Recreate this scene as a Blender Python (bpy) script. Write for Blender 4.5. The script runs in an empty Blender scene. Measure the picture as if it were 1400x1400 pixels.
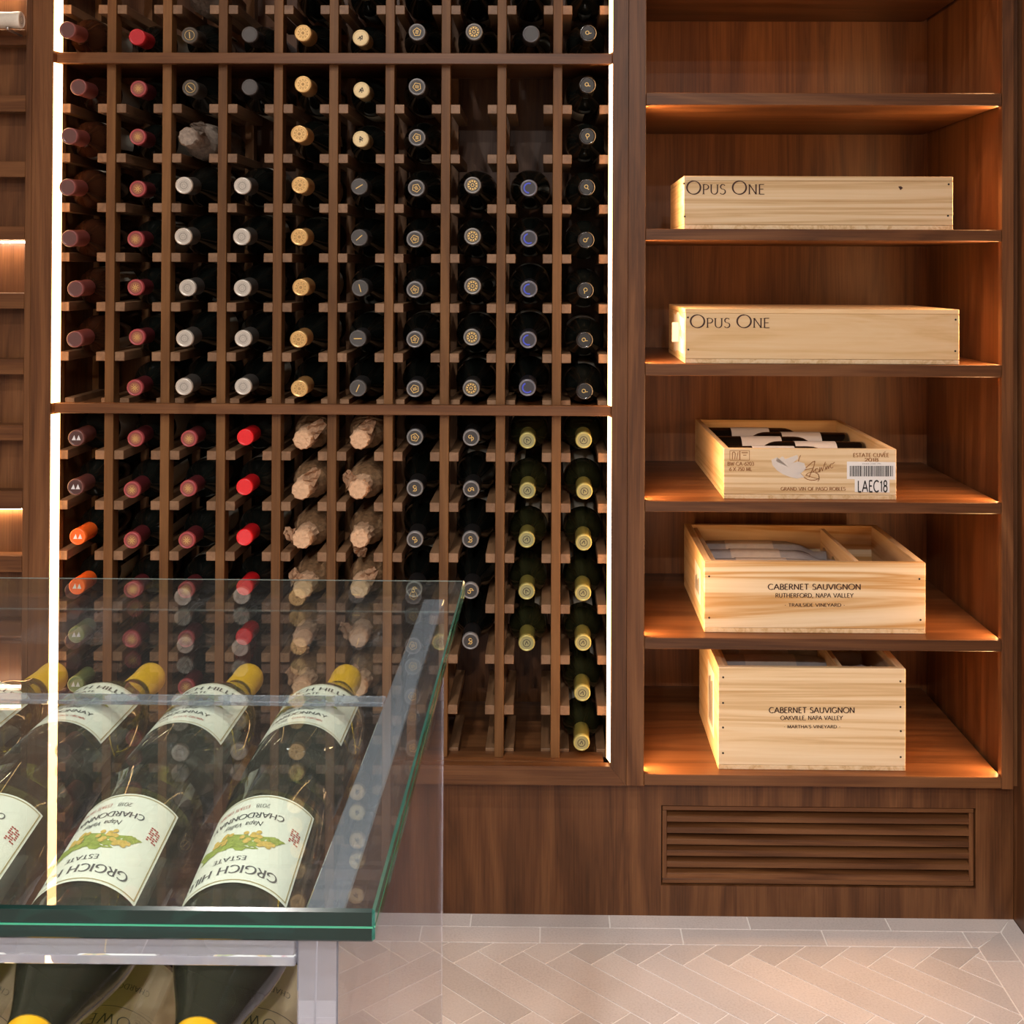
import bpy, bmesh, math, random
from mathutils import Vector, Matrix
random.seed(7)
PI = math.pi
scene = bpy.context.scene
COL = scene.collection

# ------------------------------------------------------------------ camera
F_PX, CX, CY, CAM_H = 1720.0, 730.06, 354.05, 1.21
def cam_matrix(yaw, pitch, roll):
    cy, sy, cp, sp, cr, sr = math.cos(yaw), math.sin(yaw), math.cos(pitch), math.sin(pitch), math.cos(roll), math.sin(roll)
    B = Matrix(((1, 0, 0), (0, 0, 1), (0, -1, 0)))
    Rr = Matrix(((cr, -sr, 0), (sr, cr, 0), (0, 0, 1)))
    Rp = Matrix(((1, 0, 0), (0, cp, -sp), (0, sp, cp)))
    Ry = Matrix(((cy, -sy, 0), (sy, cy, 0), (0, 0, 1)))
    return Ry @ Rp @ B @ Rr
CM = cam_matrix(math.radians(0.71383), math.radians(0.55976), math.radians(-0.2407))
cam_data = bpy.data.cameras.new('camera')
cam = bpy.data.objects.new('camera', cam_data)
COL.objects.link(cam)
cam_data.sensor_width = 36.0
cam_data.lens = F_PX / 1400 * 36.0
cam_data.shift_x = -(CX - 700) / 1400
cam_data.shift_y = -(700 - CY) / 1400
cam_data.clip_start = 0.02
rm = Matrix((CM.col[0], -CM.col[1], -CM.col[2])).transposed()
cam.matrix_world = Matrix.Translation((0, 0, CAM_H)) @ rm.to_4x4()
scene.camera = cam

def ray(px, py):
    return CM @ Vector((px - CX, py - CY, F_PX))
def P(px, py, Y):                       # pixel -> point on the vertical plane at depth Y
    d = ray(px, py); d = d * (Y / d.y)
    return Vector((d.x, d.y, d.z + CAM_H))
def PZ(px, py, z):                      # pixel -> point on a level plane at height z
    d = ray(px, py); d = d * ((z - CAM_H) / d.z)
    return Vector((d.x, d.y, z))

# ------------------------------------------------------------------ world, view, large lights
world = bpy.data.worlds.new('world'); scene.world = world
world.use_nodes = True
world.node_tree.nodes['Background'].inputs[0].default_value = (1.0, 0.9, 0.8, 1)
world.node_tree.nodes['Background'].inputs[1].default_value = 0.02
scene.view_settings.view_transform = 'Standard'
scene.view_settings.look = 'None'
scene.view_settings.gamma = 1
scene.view_settings.use_curve_mapping = False
scene.view_settings.exposure = 0.26
scene.cycles.use_denoising = True
scene.cycles.max_bounces = 14
scene.cycles.transparent_max_bounces = 40
scene.cycles.transmission_bounces = 12
scene.cycles.sample_clamp_indirect = 6.0
scene.cycles.caustics_refractive = True
scene.cycles.caustics_reflective = False

CEIL = 2.62
DOWN = [(-0.45, 0.80, 18), (-0.60, -0.15, 15), (0.30, -0.15, 8), (-0.60, -1.2, 30), (0.30, -1.2, 26), (-0.60, -2.3, 72), (0.20, -2.3, 62)]  # unseen lamps at guessed places; the rear rows are added for frontal light
LED_COL = (1.0, 0.52, 0.21)
for i, (x, y, w) in enumerate(DOWN):
    ld = bpy.data.lights.new('downlight_lamp', 'AREA')
    ld.shape = 'DISK'; ld.size = 0.11; ld.energy = w; ld.color = (1.0, 0.94, 0.88); ld.spread = math.radians(165)
    lo = bpy.data.objects.new('downlight_lamp', ld); COL.objects.link(lo)
    lo.location = (x, y, CEIL - 0.012)

# ------------------------------------------------------------------ materials
def new_mat(name):
    m = bpy.data.materials.new(name); m.use_nodes = True
    nt = m.node_tree
    return m, nt, nt.nodes['Principled BSDF']
def N(nt, typ, **kw):
    n = nt.nodes.new(typ)
    for k, v in kw.items(): setattr(n, k, v)
    return n
def ramp(nt, stops):
    r = N(nt, 'ShaderNodeValToRGB')
    el = r.color_ramp.elements
    while len(el) < len(stops): el.new(0.5)
    for e, (p, c) in zip(el, stops): e.position = p; e.color = (*c, 1)
    return r
def plain(name, col, rough=0.5, metal=0.0, noise=0.0, nscale=60, coat=0.0, spec=0.5, bump=0.0):
    m, nt, b = new_mat(name)
    b.inputs['Base Color'].default_value = (*col, 1)
    b.inputs['Roughness'].default_value = rough
    b.inputs['Metallic'].default_value = metal
    b.inputs['Coat Weight'].default_value = coat
    b.inputs['Specular IOR Level'].default_value = spec
    if noise or bump:
        tc = N(nt, 'ShaderNodeTexCoord'); nz = N(nt, 'ShaderNodeTexNoise')
        nz.inputs['Scale'].default_value = nscale; nz.inputs['Detail'].default_value = 4
        nt.links.new(tc.outputs['Object'], nz.inputs['Vector'])
        if noise:
            r = ramp(nt, [(0.25, tuple(c * (1 - noise) for c in col)), (0.75, tuple(min(1, c * (1 + noise)) for c in col))])
            nt.links.new(nz.outputs['Fac'], r.inputs['Fac']); nt.links.new(r.outputs['Color'], b.inputs['Base Color'])
        if bump:
            bp = N(nt, 'ShaderNodeBump'); bp.inputs['Strength'].default_value = bump; bp.inputs['Distance'].default_value = 0.002
            nt.links.new(nz.outputs['Fac'], bp.inputs['Height']); nt.links.new(bp.outputs['Normal'], b.inputs['Normal'])
    return m
def wood(name, axis, dark, mid, light, rough=0.38, fig=1.0, grain=160.0, spec=0.5, figw=.45, porew=.62, bands=9.0, stretch=1.0):
    """wood with its grain along 'axis' (0,1,2); fine pores over broad figure"""
    m, nt, b = new_mat(name)
    tc = N(nt, 'ShaderNodeTexCoord'); oi = N(nt, 'ShaderNodeObjectInfo')
    add = N(nt, 'ShaderNodeVectorMath', operation='ADD')
    sc = N(nt, 'ShaderNodeVectorMath', operation='SCALE'); sc.inputs['Scale'].default_value = 3.0
    cmb = N(nt, 'ShaderNodeCombineXYZ')
    for k in range(3): nt.links.new(oi.outputs['Random'], cmb.inputs[k])
    nt.links.new(cmb.outputs[0], sc.inputs[0]); nt.links.new(tc.outputs['Object'], add.inputs[0]); nt.links.new(sc.outputs[0], add.inputs[1])
    def mapped(along, across):
        mp = N(nt, 'ShaderNodeMapping'); s = [across] * 3; s[axis] = along
        mp.inputs['Scale'].default_value = s
        nt.links.new(add.outputs[0], mp.inputs['Vector']); return mp
    m1 = mapped(0.9 * fig * stretch, 9.0 * fig); n1 = N(nt, 'ShaderNodeTexNoise'); n1.inputs['Scale'].default_value = 1.0
    n1.inputs['Detail'].default_value = 5; n1.inputs['Distortion'].default_value = 1.1
    nt.links.new(m1.outputs[0], n1.inputs['Vector'])
    m2 = mapped(grain * 0.045, grain * 2.2); n2 = N(nt, 'ShaderNodeTexNoise'); n2.inputs['Scale'].default_value = 1.0; n2.inputs['Detail'].default_value = 3
    nt.links.new(m2.outputs[0], n2.inputs['Vector'])
    mul = N(nt, 'ShaderNodeMath', operation='MULTIPLY'); mul.inputs[1].default_value = bands
    nt.links.new(n1.outputs['Fac'], mul.inputs[0])
    pp = N(nt, 'ShaderNodeMath', operation='PINGPONG'); pp.inputs[1].default_value = 1.0
    nt.links.new(mul.outputs[0], pp.inputs[0])
    mx = N(nt, 'ShaderNodeMath', operation='MULTIPLY_ADD'); mx.inputs[1].default_value = figw
    n2m = N(nt, 'ShaderNodeMath', operation='MULTIPLY'); n2m.inputs[1].default_value = porew
    nt.links.new(n2.outputs['Fac'], n2m.inputs[0])
    nt.links.new(pp.outputs[0], mx.inputs[0]); nt.links.new(n2m.outputs[0], mx.inputs[2])
    r = ramp(nt, [(0.12, dark), (0.5, mid), (0.92, light)])
    nt.links.new(mx.outputs[0], r.inputs['Fac'])
    # slight change of tone from board to board
    hs = N(nt, 'ShaderNodeHueSaturation')
    mr = N(nt, 'ShaderNodeMapRange'); mr.inputs['To Min'].default_value = 0.88; mr.inputs['To Max'].default_value = 1.12
    nt.links.new(oi.outputs['Random'], mr.inputs['Value']); nt.links.new(mr.outputs[0], hs.inputs['Value'])
    nt.links.new(r.outputs['Color'], hs.inputs['Color']); nt.links.new(hs.outputs[0], b.inputs['Base Color'])
    b.inputs['Roughness'].default_value = rough; b.inputs['Specular IOR Level'].default_value = spec
    bp = N(nt, 'ShaderNodeBump'); bp.inputs['Strength'].default_value = 0.12; bp.inputs['Distance'].default_value = 0.001
    nt.links.new(n2.outputs['Fac'], bp.inputs['Height']); nt.links.new(bp.outputs['Normal'], b.inputs['Normal'])
    return m
WD, WM, WL = (0.048, 0.018, 0.0065), (0.112, 0.043, 0.0155), (0.182, 0.078, 0.029)
walnut = [wood('walnut_grain_%s' % a, i, WD, WM, WL, spec=.32) for i, a in enumerate('xyz')]
post_wood = wood('walnut_post', 2, (0.075, 0.030, 0.009), (0.138, 0.060, 0.019), (0.205, 0.096, 0.033), rough=0.45, spec=.25)
end_wood = wood('walnut_end', 1, (0.12, 0.060, 0.027), (0.19, 0.100, 0.048), (0.26, 0.145, 0.075), rough=0.5, grain=120)
PD, PM, PL = (0.50, 0.31, 0.13), (0.72, 0.53, 0.31), (0.80, 0.64, 0.43)
def pine_mat(name, fig, axis, d=PD, m_=PM, l=PL, **kw): return wood(name, axis, d, m_, l, rough=0.55, fig=fig, grain=110, spec=0.3, **kw)
pine = pine_mat('pine_fine', 3.0, 0, stretch=.22, bands=7, figw=.5, porew=.5)
pine_y = pine_mat('pine_side', 3.0, 1, stretch=.22, bands=7)
pine_fig = pine_mat('pine_figured', 1.5, 0, (0.55, 0.31, 0.11), (0.76, 0.58, 0.35), (0.82, 0.66, 0.45), figw=.8, porew=.22, bands=9, stretch=.5)
pine_pale = pine_mat('pine_pale', 2.2, 0, (0.62, 0.40, 0.18), (0.71, 0.49, 0.26), (0.75, 0.55, 0.32))

def glass_thin(name, tint, refl=1.0, ior=1.5, rough=0.0, dust=0.0):
    """clear sheet: light goes straight through, Fresnel reflection on top"""
    m, nt, b = new_mat(name); nt.nodes.remove(b)
    out = nt.nodes['Material Output']
    tr = N(nt, 'ShaderNodeBsdfTransparent'); tr.inputs[0].default_value = (*tint, 1)
    gl = N(nt, 'ShaderNodeBsdfGlossy'); gl.inputs['Roughness'].default_value = rough; gl.inputs['Color'].default_value = (refl, refl, refl, 1)
    fr = N(nt, 'ShaderNodeFresnel'); fr.inputs['IOR'].default_value = ior
    # same Fresnel factor from both sides of the sheet
    geo = N(nt, 'ShaderNodeNewGeometry'); inv = N(nt, 'ShaderNodeMath', operation='SUBTRACT'); inv.inputs[0].default_value = 1.0
    ior_in = N(nt, 'ShaderNodeMix'); ior_in.data_type = 'FLOAT'
    ior_in.inputs['A'].default_value = ior; ior_in.inputs['B'].default_value = 1.0 / ior
    nt.links.new(geo.outputs['Backfacing'], ior_in.inputs['Factor']); nt.nodes.remove(inv)
    nt.links.new(ior_in.outputs['Result'], fr.inputs['IOR'])
    mx = N(nt, 'ShaderNodeMixShader')
    nt.links.new(fr.outputs[0], mx.inputs[0]); nt.links.new(tr.outputs[0], mx.inputs[1]); nt.links.new(gl.outputs[0], mx.inputs[2])
    last = mx
    if dust:                                   # fine dust on the sheet
        df = N(nt, 'ShaderNodeBsdfDiffuse'); df.inputs['Color'].default_value = (.85, .85, .84, 1)
        m2 = N(nt, 'ShaderNodeMixShader'); m2.inputs[0].default_value = dust
        nt.links.new(mx.outputs[0], m2.inputs[1]); nt.links.new(df.outputs[0], m2.inputs[2]); last = m2
    nt.links.new(last.outputs[0], out.inputs['Surface'])
    return m
top_glass = glass_thin('tabletop_glass', (0.925, 0.96, 0.95), ior=1.52, dust=.008)
acrylic = glass_thin('clear_acrylic', (0.90, 0.91, 0.95), ior=1.49)
thin_acrylic = glass_thin('thin_clear_acrylic', (0.95, 0.955, 0.97), ior=1.49)
def solid_glass(name, col, rough=0.0, ior=1.5, trans=1.0):
    m, nt, b = new_mat(name)
    b.inputs['Base Color'].default_value = (*col, 1); b.inputs['Roughness'].default_value = rough
    b.inputs['IOR'].default_value = ior; b.inputs['Transmission Weight'].default_value = trans
    return m
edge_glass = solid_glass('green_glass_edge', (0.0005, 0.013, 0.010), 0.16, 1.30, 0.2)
side_edge = solid_glass('side_glass_edge_painted_light', (0.03, 0.22, 0.17), 0.05, 1.52, 0.6)  # same glass edge, lighter: the light it catches is put into the colour
rear_edge = glass_thin('rear_glass_edge_painted_light', (0.74, 0.87, 0.83), ior=1.4)  # same glass again, paler: light refracted at the rear is painted in
acrylic_solid = solid_glass('thick_clear_acrylic', (0.80, 0.85, 1.0), 0.0, 1.49, 0.84)  # bluish diffuse share paints in the glow of light inside the acrylic
olive_glass = solid_glass('olive_bottle_glass', (.85, .88, .62), 0.0, 1.45, 0.975)
_va = N(olive_glass.node_tree, 'ShaderNodeVolumeAbsorption'); _va.inputs['Color'].default_value = (.50, .52, .06, 1); _va.inputs['Density'].default_value = 44
olive_glass.node_tree.links.new(_va.outputs[0], olive_glass.node_tree.nodes['Material Output'].inputs['Volume'])
dark_glass = plain('dark_bottle_glass', (0.005, 0.006, 0.005), 0.11, spec=0.8)
green_glass = plain('dark_green_bottle_glass', (0.014, 0.015, 0.006), 0.08, spec=0.5)
brown_glass = plain('brown_bottle_glass', (0.022, 0.008, 0.004), 0.08, spec=0.5)
paper_label = plain('off_white_label_paper', (0.62, 0.58, 0.48), 0.75, noise=0.05)
cream_label = plain('ivory_label_paper', (0.80, 0.80, 0.68), 0.6, noise=0.02, nscale=30)
kraft_label = plain('kraft_label_paper', (0.74, 0.57, 0.35), 0.75, noise=0.06, nscale=80)
ink_brown = plain('dark_brown_print', (0.045, 0.014, 0.008), 0.7)
ink_burn = plain('branded_brown_print', (0.28, 0.12, 0.04), 0.7)
ink_black = plain('black_print', (0.012, 0.012, 0.013), 0.6)
ink_grey = plain('grey_print', (0.09, 0.09, 0.09), 0.6)
ink_red = plain('red_print', (0.42, 0.05, 0.04), 0.6)
ink_gold = plain('gold_label_line', (0.42, 0.33, 0.14), 0.5)
leaf_green = plain('printed_leaf_green', (0.30, 0.36, 0.07), 0.7, noise=0.3, nscale=400)
grape_gold = plain('printed_grape_gold', (0.62, 0.42, 0.10), 0.7, noise=0.25, nscale=500)
nail_mat = plain('nail_head', (0.035, 0.028, 0.024), 0.5, metal=0.6)
sticker = plain('white_sticker', (0.78, 0.76, 0.74), 0.6)
plastic = glass_thin('clear_plastic_tab', (0.85, 0.85, 0.87), ior=1.5, rough=0.15, dust=.4)
gold_ink = plain('gold_emblem', (0.72, 0.48, 0.15), 0.4, metal=0.2)
silver_ink = plain('silver_emblem', (0.72, 0.73, 0.75), 0.4, metal=0.2)
dark_ink = plain('dark_emblem', (0.05, 0.04, 0.03), 0.6)
blue_ink = plain('blue_emblem', (0.05, 0.08, 0.60), 0.5)
yellow_cap = plain('yellow_capsule', (0.72, 0.40, 0.012), 0.38)
white_wax = plain('white_capsule', (0.75, 0.70, 0.62), 0.4)
vent_dark = plain('dark_duct', (0.01, 0.008, 0.007), 0.9)
paper_brown = plain('brown_tissue_paper', (0.27, 0.155, 0.075), 0.85, noise=0.45, nscale=110, bump=0.8)
paper_tip = plain('pale_tissue_paper', (0.60, 0.38, 0.23), 0.85, noise=0.15, nscale=150, bump=0.6)
paper_grey = plain('grey_tissue_paper', (0.25, 0.20, 0.16), 0.85, noise=0.3, nscale=120, bump=0.8)
wall_paint = plain('dark_wall_paint', (0.16, 0.11, 0.08), 0.7, noise=0.05, nscale=5)
ceil_paint = plain('ceiling_paint', (0.30, 0.28, 0.26), 0.8, noise=0.02, nscale=5)
grout = plain('pale_grout', (0.88, 0.84, 0.81), 0.9, noise=0.04, nscale=90)
peg_metal = plain('steel_peg', (0.5, 0.5, 0.5), 0.3, metal=1.0)
def stone():
    m, nt, b = new_mat('pink_grey_limestone')
    tc = N(nt, 'ShaderNodeTexCoord'); oi = N(nt, 'ShaderNodeObjectInfo')
    n1 = N(nt, 'ShaderNodeTexNoise'); n1.inputs['Scale'].default_value = 260; n1.inputs['Detail'].default_value = 5
    n2 = N(nt, 'ShaderNodeTexNoise'); n2.inputs['Scale'].default_value = 9; n2.inputs['Detail'].default_value = 4
    for n in (n1, n2): nt.links.new(tc.outputs['Object'], n.inputs['Vector'])
    r = ramp(nt, [(0.28, (0.52, 0.465, 0.445)), (0.5, (0.64, 0.585, 0.565)), (0.75, (0.71, 0.65, 0.63))])
    ad = N(nt, 'ShaderNodeMath', operation='MULTIPLY_ADD'); ad.inputs[1].default_value = 0.35
    mu = N(nt, 'ShaderNodeMath', operation='MULTIPLY'); mu.inputs[1].default_value = 0.68
    nt.links.new(n1.outputs['Fac'], mu.inputs[0]); nt.links.new(n2.outputs['Fac'], ad.inputs[0]); nt.links.new(mu.outputs[0], ad.inputs[2])
    nt.links.new(ad.outputs[0], r.inputs['Fac'])
    hs = N(nt, 'ShaderNodeHueSaturation'); mr = N(nt, 'ShaderNodeMapRange')
    mr.inputs['To Min'].default_value = 0.86; mr.inputs['To Max'].default_value = 1.10
    nt.links.new(oi.outputs['Random'], mr.inputs['Value']); nt.links.new(mr.outputs[0], hs.inputs['Value'])
    nt.links.new(r.outputs['Color'], hs.inputs['Color']); nt.links.new(hs.outputs[0], b.inputs['Base Color'])
    b.inputs['Roughness'].default_value = 0.55
    return m
stone_mat = stone()
def emit(name, col, s):
    m, nt, b = new_mat(name); nt.nodes.remove(b)
    e = N(nt, 'ShaderNodeEmission'); e.inputs[0].default_value = (*col, 1); e.inputs[1].default_value = s
    nt.links.new(e.outputs[0], nt.nodes['Material Output'].inputs['Surface']); return m
led_rack = emit('led_rack_diffuser', LED_COL, 10.0)
led_cab = emit('led_cabinet_diffuser', LED_COL, 230.0)
led_slat = emit('led_slat_diffuser', (1.0, 0.74, 0.50), 85.0)
lamp_face = emit('downlight_face', (1.0, 0.87, 0.74), 6.0)

# ------------------------------------------------------------------ object helpers
def link_mesh(name, mesh, parent=None, loc=None):
    o = bpy.data.objects.new(name, mesh); COL.objects.link(o)
    if parent is not None: o.parent = parent
    if loc is not None: o.location = loc
    return o
def wloc(o):
    v = Vector((0, 0, 0))
    while o is not None: v = v + o.location; o = o.parent
    return v
def obj(name, bm, mat, parent=None, smooth=False, local=False):
    """links a bmesh given in world coordinates as one object (under an unrotated parent)"""
    me = bpy.data.meshes.new(name)
    if parent is not None and not local: bmesh.ops.translate(bm, verts=bm.verts, vec=-wloc(parent))
    bmesh.ops.recalc_face_normals(bm, faces=bm.faces)
    bm.to_mesh(me); bm.free()
    me.materials.append(mat)
    if smooth:
        for p in me.polygons: p.use_smooth = True
    return link_mesh(name, me, parent)
def mesh_of(name, bm, mat, smooth=False):
    me = bpy.data.meshes.new(name); bmesh.ops.recalc_face_normals(bm, faces=bm.faces); bm.to_mesh(me); bm.free(); me.materials.append(mat)
    if smooth:
        for p in me.polygons: p.use_smooth = True
    return me
def thing(name, label, cat, loc=(0, 0, 0), group=None):
    o = bpy.data.objects.new(name, None); COL.objects.link(o); o.location = loc
    o.empty_display_size = 0.02
    o['label'] = label; o['category'] = cat
    if group: o['group'] = group
    return o
def tag(o, label, cat, group=None):
    o['label'] = label; o['category'] = cat
    if group: o['group'] = group
    return o
def structure(o, label=None):
    o['kind'] = 'structure'
    if label: o['label'] = label
    return o
def bx(x0, x1, y0, y1, z0, z1, bev=0.0, bm=None):
    own = bm is None
    if own: bm = bmesh.new()
    vs = [bm.verts.new((x, y, z)) for x in (x0, x1) for y in (y0, y1) for z in (z0, z1)]
    fs = []
    for f in ((0, 1, 3, 2), (4, 6, 7, 5), (0, 4, 5, 1), (2, 3, 7, 6), (0, 2, 6, 4), (1, 5, 7, 3)):
        fs.append(bm.faces.new([vs[i] for i in f]))
    if bev > 0 and own:
        bmesh.ops.recalc_face_normals(bm, faces=bm.faces)
        bmesh.ops.bevel(bm, geom=list(bm.edges), offset=bev, segments=1, profile=0.5, affect='EDGES')
    return bm
def prism(pts, z0, z1, bm=None):
    """vertical prism over a polygon in x,y"""
    if bm is None: bm = bmesh.new()
    a = [bm.verts.new((x, y, z0)) for x, y in pts]; b = [bm.verts.new((x, y, z1)) for x, y in pts]
    bm.faces.new(a[::-1]); bm.faces.new(b)
    n = len(pts)
    for i in range(n): bm.faces.new((a[i], a[(i + 1) % n], b[(i + 1) % n], b[i]))
    return bm
def lathe(profile, seg=28, bm=None, cap0=True, cap1=True):
    if bm is None: bm = bmesh.new()
    rings = []
    for r, z in profile:
        rings.append([bm.verts.new((r * math.cos(2 * PI * k / seg), r * math.sin(2 * PI * k / seg), z)) for k in range(seg)])
    for a, b in zip(rings, rings[1:]):
        for k in range(seg): bm.faces.new((a[k], a[(k + 1) % seg], b[(k + 1) % seg], b[k]))
    if cap0: bm.faces.new(rings[0][::-1])
    if cap1: bm.faces.new(rings[-1])
    return bm
def tube(pts, r, seg=8, bm=None):
    if bm is None: bm = bmesh.new()
    pts = [Vector(p) for p in pts]; rings = []
    for i, p in enumerate(pts):
        d = (pts[min(i + 1, len(pts) - 1)] - pts[max(i - 1, 0)]).normalized()
        u = d.cross(Vector((0, 0, 1)) if abs(d.z) < 0.9 else Vector((1, 0, 0))).normalized(); v = d.cross(u)
        rings.append([bm.verts.new(p + u * r * math.cos(2 * PI * k / seg) + v * r * math.sin(2 * PI * k / seg)) for k in range(seg)])
    for a, b in zip(rings, rings[1:]):
        for k in range(seg): bm.faces.new((a[k], a[(k + 1) % seg], b[(k + 1) % seg], b[k]))
    bm.faces.new(rings[0][::-1]); bm.faces.new(rings[-1])
    return bm

ORD = ['first', 'second', 'third', 'fourth', 'fifth', 'sixth', 'seventh']
# ------------------------------------------------------------------ lettering (pen strokes)
def arc(cx, cy, rx, ry, a0, a1, n=14):
    return [(cx + rx * math.cos(math.radians(a0 + (a1 - a0) * i / n)), cy + ry * math.sin(math.radians(a0 + (a1 - a0) * i / n))) for i in range(n + 1)]
GL = {
 'A': (.78, [[(0, 0), (.39, 1)], [(.39, 1), (.78, 0)], [(.15, .34), (.63, .34)]]),
 'B': (.58, [[(.08, 0), (.08, 1)], [(.08, 1), (.26, 1)] + arc(.26, .76, .24, .24, 90, -90), [(.08, .52), (.3, .52)] + arc(.3, .26, .27, .26, 90, -90) + [(.08, 0)]]),
 'C': (.76, [arc(.44, .5, .42, .5, 48, 312, 22)]),
 'D': (.8, [[(.08, 0), (.08, 1)], [(.08, 1), (.28, 1)] + arc(.28, .5, .48, .5, 90, -90, 20) + [(.08, 0)]]),
 'E': (.54, [[(.08, 0), (.08, 1)], [(.08, 1), (.5, 1)], [(.08, .52), (.44, .52)], [(.08, 0), (.53, 0)]]),
 'F': (.5, [[(.08, 0), (.08, 1)], [(.08, 1), (.5, 1)], [(.08, .52), (.42, .52)]]),
 'G': (.82, [arc(.44, .5, .42, .5, 48, 330, 22) + [(.76, .22), (.76, .42)], [(.56, .42), (.8, .42)]]),
 'H': (.76, [[(.08, 0), (.08, 1)], [(.68, 0), (.68, 1)], [(.08, .52), (.68, .52)]]),
 'I': (.2, [[(.1, 0), (.1, 1)]]),
 'K': (.66, [[(.08, 0), (.08, 1)], [(.08, .46), (.56, 1)], [(.22, .6), (.64, 0)]]),
 'L': (.5, [[(.08, 0), (.08, 1)], [(.08, 0), (.5, 0)]]),
 'M': (.94, [[(.08, 0), (.14, 1)], [(.14, 1), (.47, .05)], [(.47, .05), (.8, 1)], [(.8, 1), (.86, 0)]]),
 'N': (.8, [[(.09, 0), (.09, 1)], [(.09, 1), (.7, 0)], [(.7, 0), (.7, 1)]]),
 'O': (.94, [arc(.47, .5, .46, .5, 90, 450, 32)]),
 'P': (.56, [[(.08, 0), (.08, 1)], [(.08, 1), (.26, 1)] + arc(.26, .74, .28, .26, 90, -90) + [(.08, .48)]]),
 'R': (.64, [[(.08, 0), (.08, 1)], [(.08, 1), (.26, 1)] + arc(.26, .75, .26, .25, 90, -90) + [(.08, .5)], [(.28, .5), (.62, 0)]]),
 'S': (.54, [arc(.27, .76, .21, .24, 30, 250, 14) + arc(.25, .26, .25, .26, 80, -150, 16)]),
 'T': (.66, [[(.33, 0), (.33, 1)], [(.0, 1), (.66, 1)]]),
 'U': (.74, [[(.08, 1), (.08, .34)] + arc(.37, .34, .29, .34, 180, 360, 14) + [(.66, 1)]]),
 'V': (.74, [[(0, 1), (.37, 0)], [(.37, 0), (.74, 1)]]),
 'W': (1.06, [[(0, 1), (.28, 0)], [(.28, 0), (.53, .9)], [(.53, .9), (.78, 0)], [(.78, 0), (1.06, 1)]]),
 'X': (.66, [[(0, 0), (.66, 1)], [(0, 1), (.66, 0)]]),
 'Y': (.68, [[(0, 1), (.34, .48)], [(.68, 1), (.34, .48)], [(.34, .48), (.34, 0)]]),
 '0': (.56, [arc(.28, .5, .27, .5, 90, 450, 24)]),
 '1': (.34, [[(.04, .8), (.22, 1), (.22, 0)]]),
 '2': (.54, [arc(.26, .74, .23, .26, 170, -20, 12) + [(.02, 0), (.52, 0)]]),
 '3': (.52, [arc(.24, .76, .22, .24, 150, -90, 12) + arc(.24, .27, .26, .27, 88, -150, 12)]),
 '5': (.52, [[(.46, 1), (.1, 1), (.07, .55)] + arc(.24, .3, .25, .3, 110, -150, 14)]),
 '6': (.54, [[(.44, 1)] + arc(.27, .3, .25, .3, 140, 500, 22)]),
 '7': (.52, [[(.02, 1), (.5, 1), (.16, 0)]]),
 '8': (.54, [arc(.27, .76, .2, .24, 270, 630, 18), arc(.27, .27, .25, .27, 90, 450, 18)]),
 '-': (.34, [[(.04, .42), (.3, .42)]]),
 ',': (.2, [[(.1, .08), (.04, -.16)]]), '.': (.16, [[(.08, 0), (.08, .08)]]),
 "'": (.2, [[(.12, 1), (.06, .78)]]), ' ': (.34, []),
}
def lettering(text, weight=.12, contrast=.45, serif=True, small=1.0, track=.12, squeeze=1.0):
    """returns polygons [(pts)] in em units, baseline 0"""
    polys = []; x = 0.0
    def ribbon(pts, sc, ox):
        n = len(pts); side = []
        for i, p in enumerate(pts):
            a = pts[max(i - 1, 0)]; b = pts[min(i + 1, n - 1)]
            dx, dy = b[0] - a[0], b[1] - a[1]; l = math.hypot(dx, dy) or 1
            dx /= l; dy /= l
            ang = math.atan2(dy, dx)
            hw = .5 * weight * (contrast + (1 - contrast) * abs(math.sin(ang - math.radians(-18))))
            side.append(((p[0] - dy * hw, p[1] + dx * hw), (p[0] + dy * hw, p[1] - dx * hw)))
        for s, t in zip(side, side[1:]):
            polys.append([(q[0] * sc + ox, q[1] * sc) for q in (s[0], s[1], t[1], t[0])])
    prev_space = True
    for ch in text:
        w, strokes = GL.get(ch, GL[' '])
        sc = 1.0 if (small == 1.0 or prev_space) else small
        prev_space = ch == ' '
        for st in strokes:
            ribbon(st, sc, x)
            if serif and ch.isalpha():
                for e, o in ((st[0], st[1]), (st[-1], st[-2])):
                    if (abs(e[1]) < .01 or abs(e[1] - 1) < .01) and abs(o[1] - e[1]) > .55 * abs(o[0] - e[0]):
                        h = .05 if e[1] < .5 else -.05; q = .12
                        polys.append([((e[0] + a) * sc + x, (e[1] + b) * sc) for a, b in ((-q, 0), (q, 0), (q * .8, h), (-q * .8, h))])
        x += (w + track) * sc
    x -= track
    if squeeze != 1.0: polys = [[(a * squeeze, b) for a, b in p] for p in polys]
    return polys, x * squeeze
def add_polys(bm, polys, fn):
    for p in polys:
        vs = [bm.verts.new(fn(a, b)) for a, b in p]
        try: bm.faces.new(vs)
        except ValueError: pass
def text_px(bm, text, px0, px1, py_base, py_top, Y, **kw):
    """lettering stretched to a pixel box on the plane at depth Y (a sign's face)"""
    polys, w = lettering(text, **kw)
    a = P(px0, py_base, Y); b = P(px1, py_base, Y); c = P(px0, py_top, Y)
    add_polys(bm, polys, lambda u, v: (a.x + (b.x - a.x) * u / w, Y, a.z + (b.z - a.z) * u / w + (c.z - a.z) * v))
def poly_px(bm, pts, Y):
    bm.faces.new([bm.verts.new(P(x, y, Y)) for x, y in pts])
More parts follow.
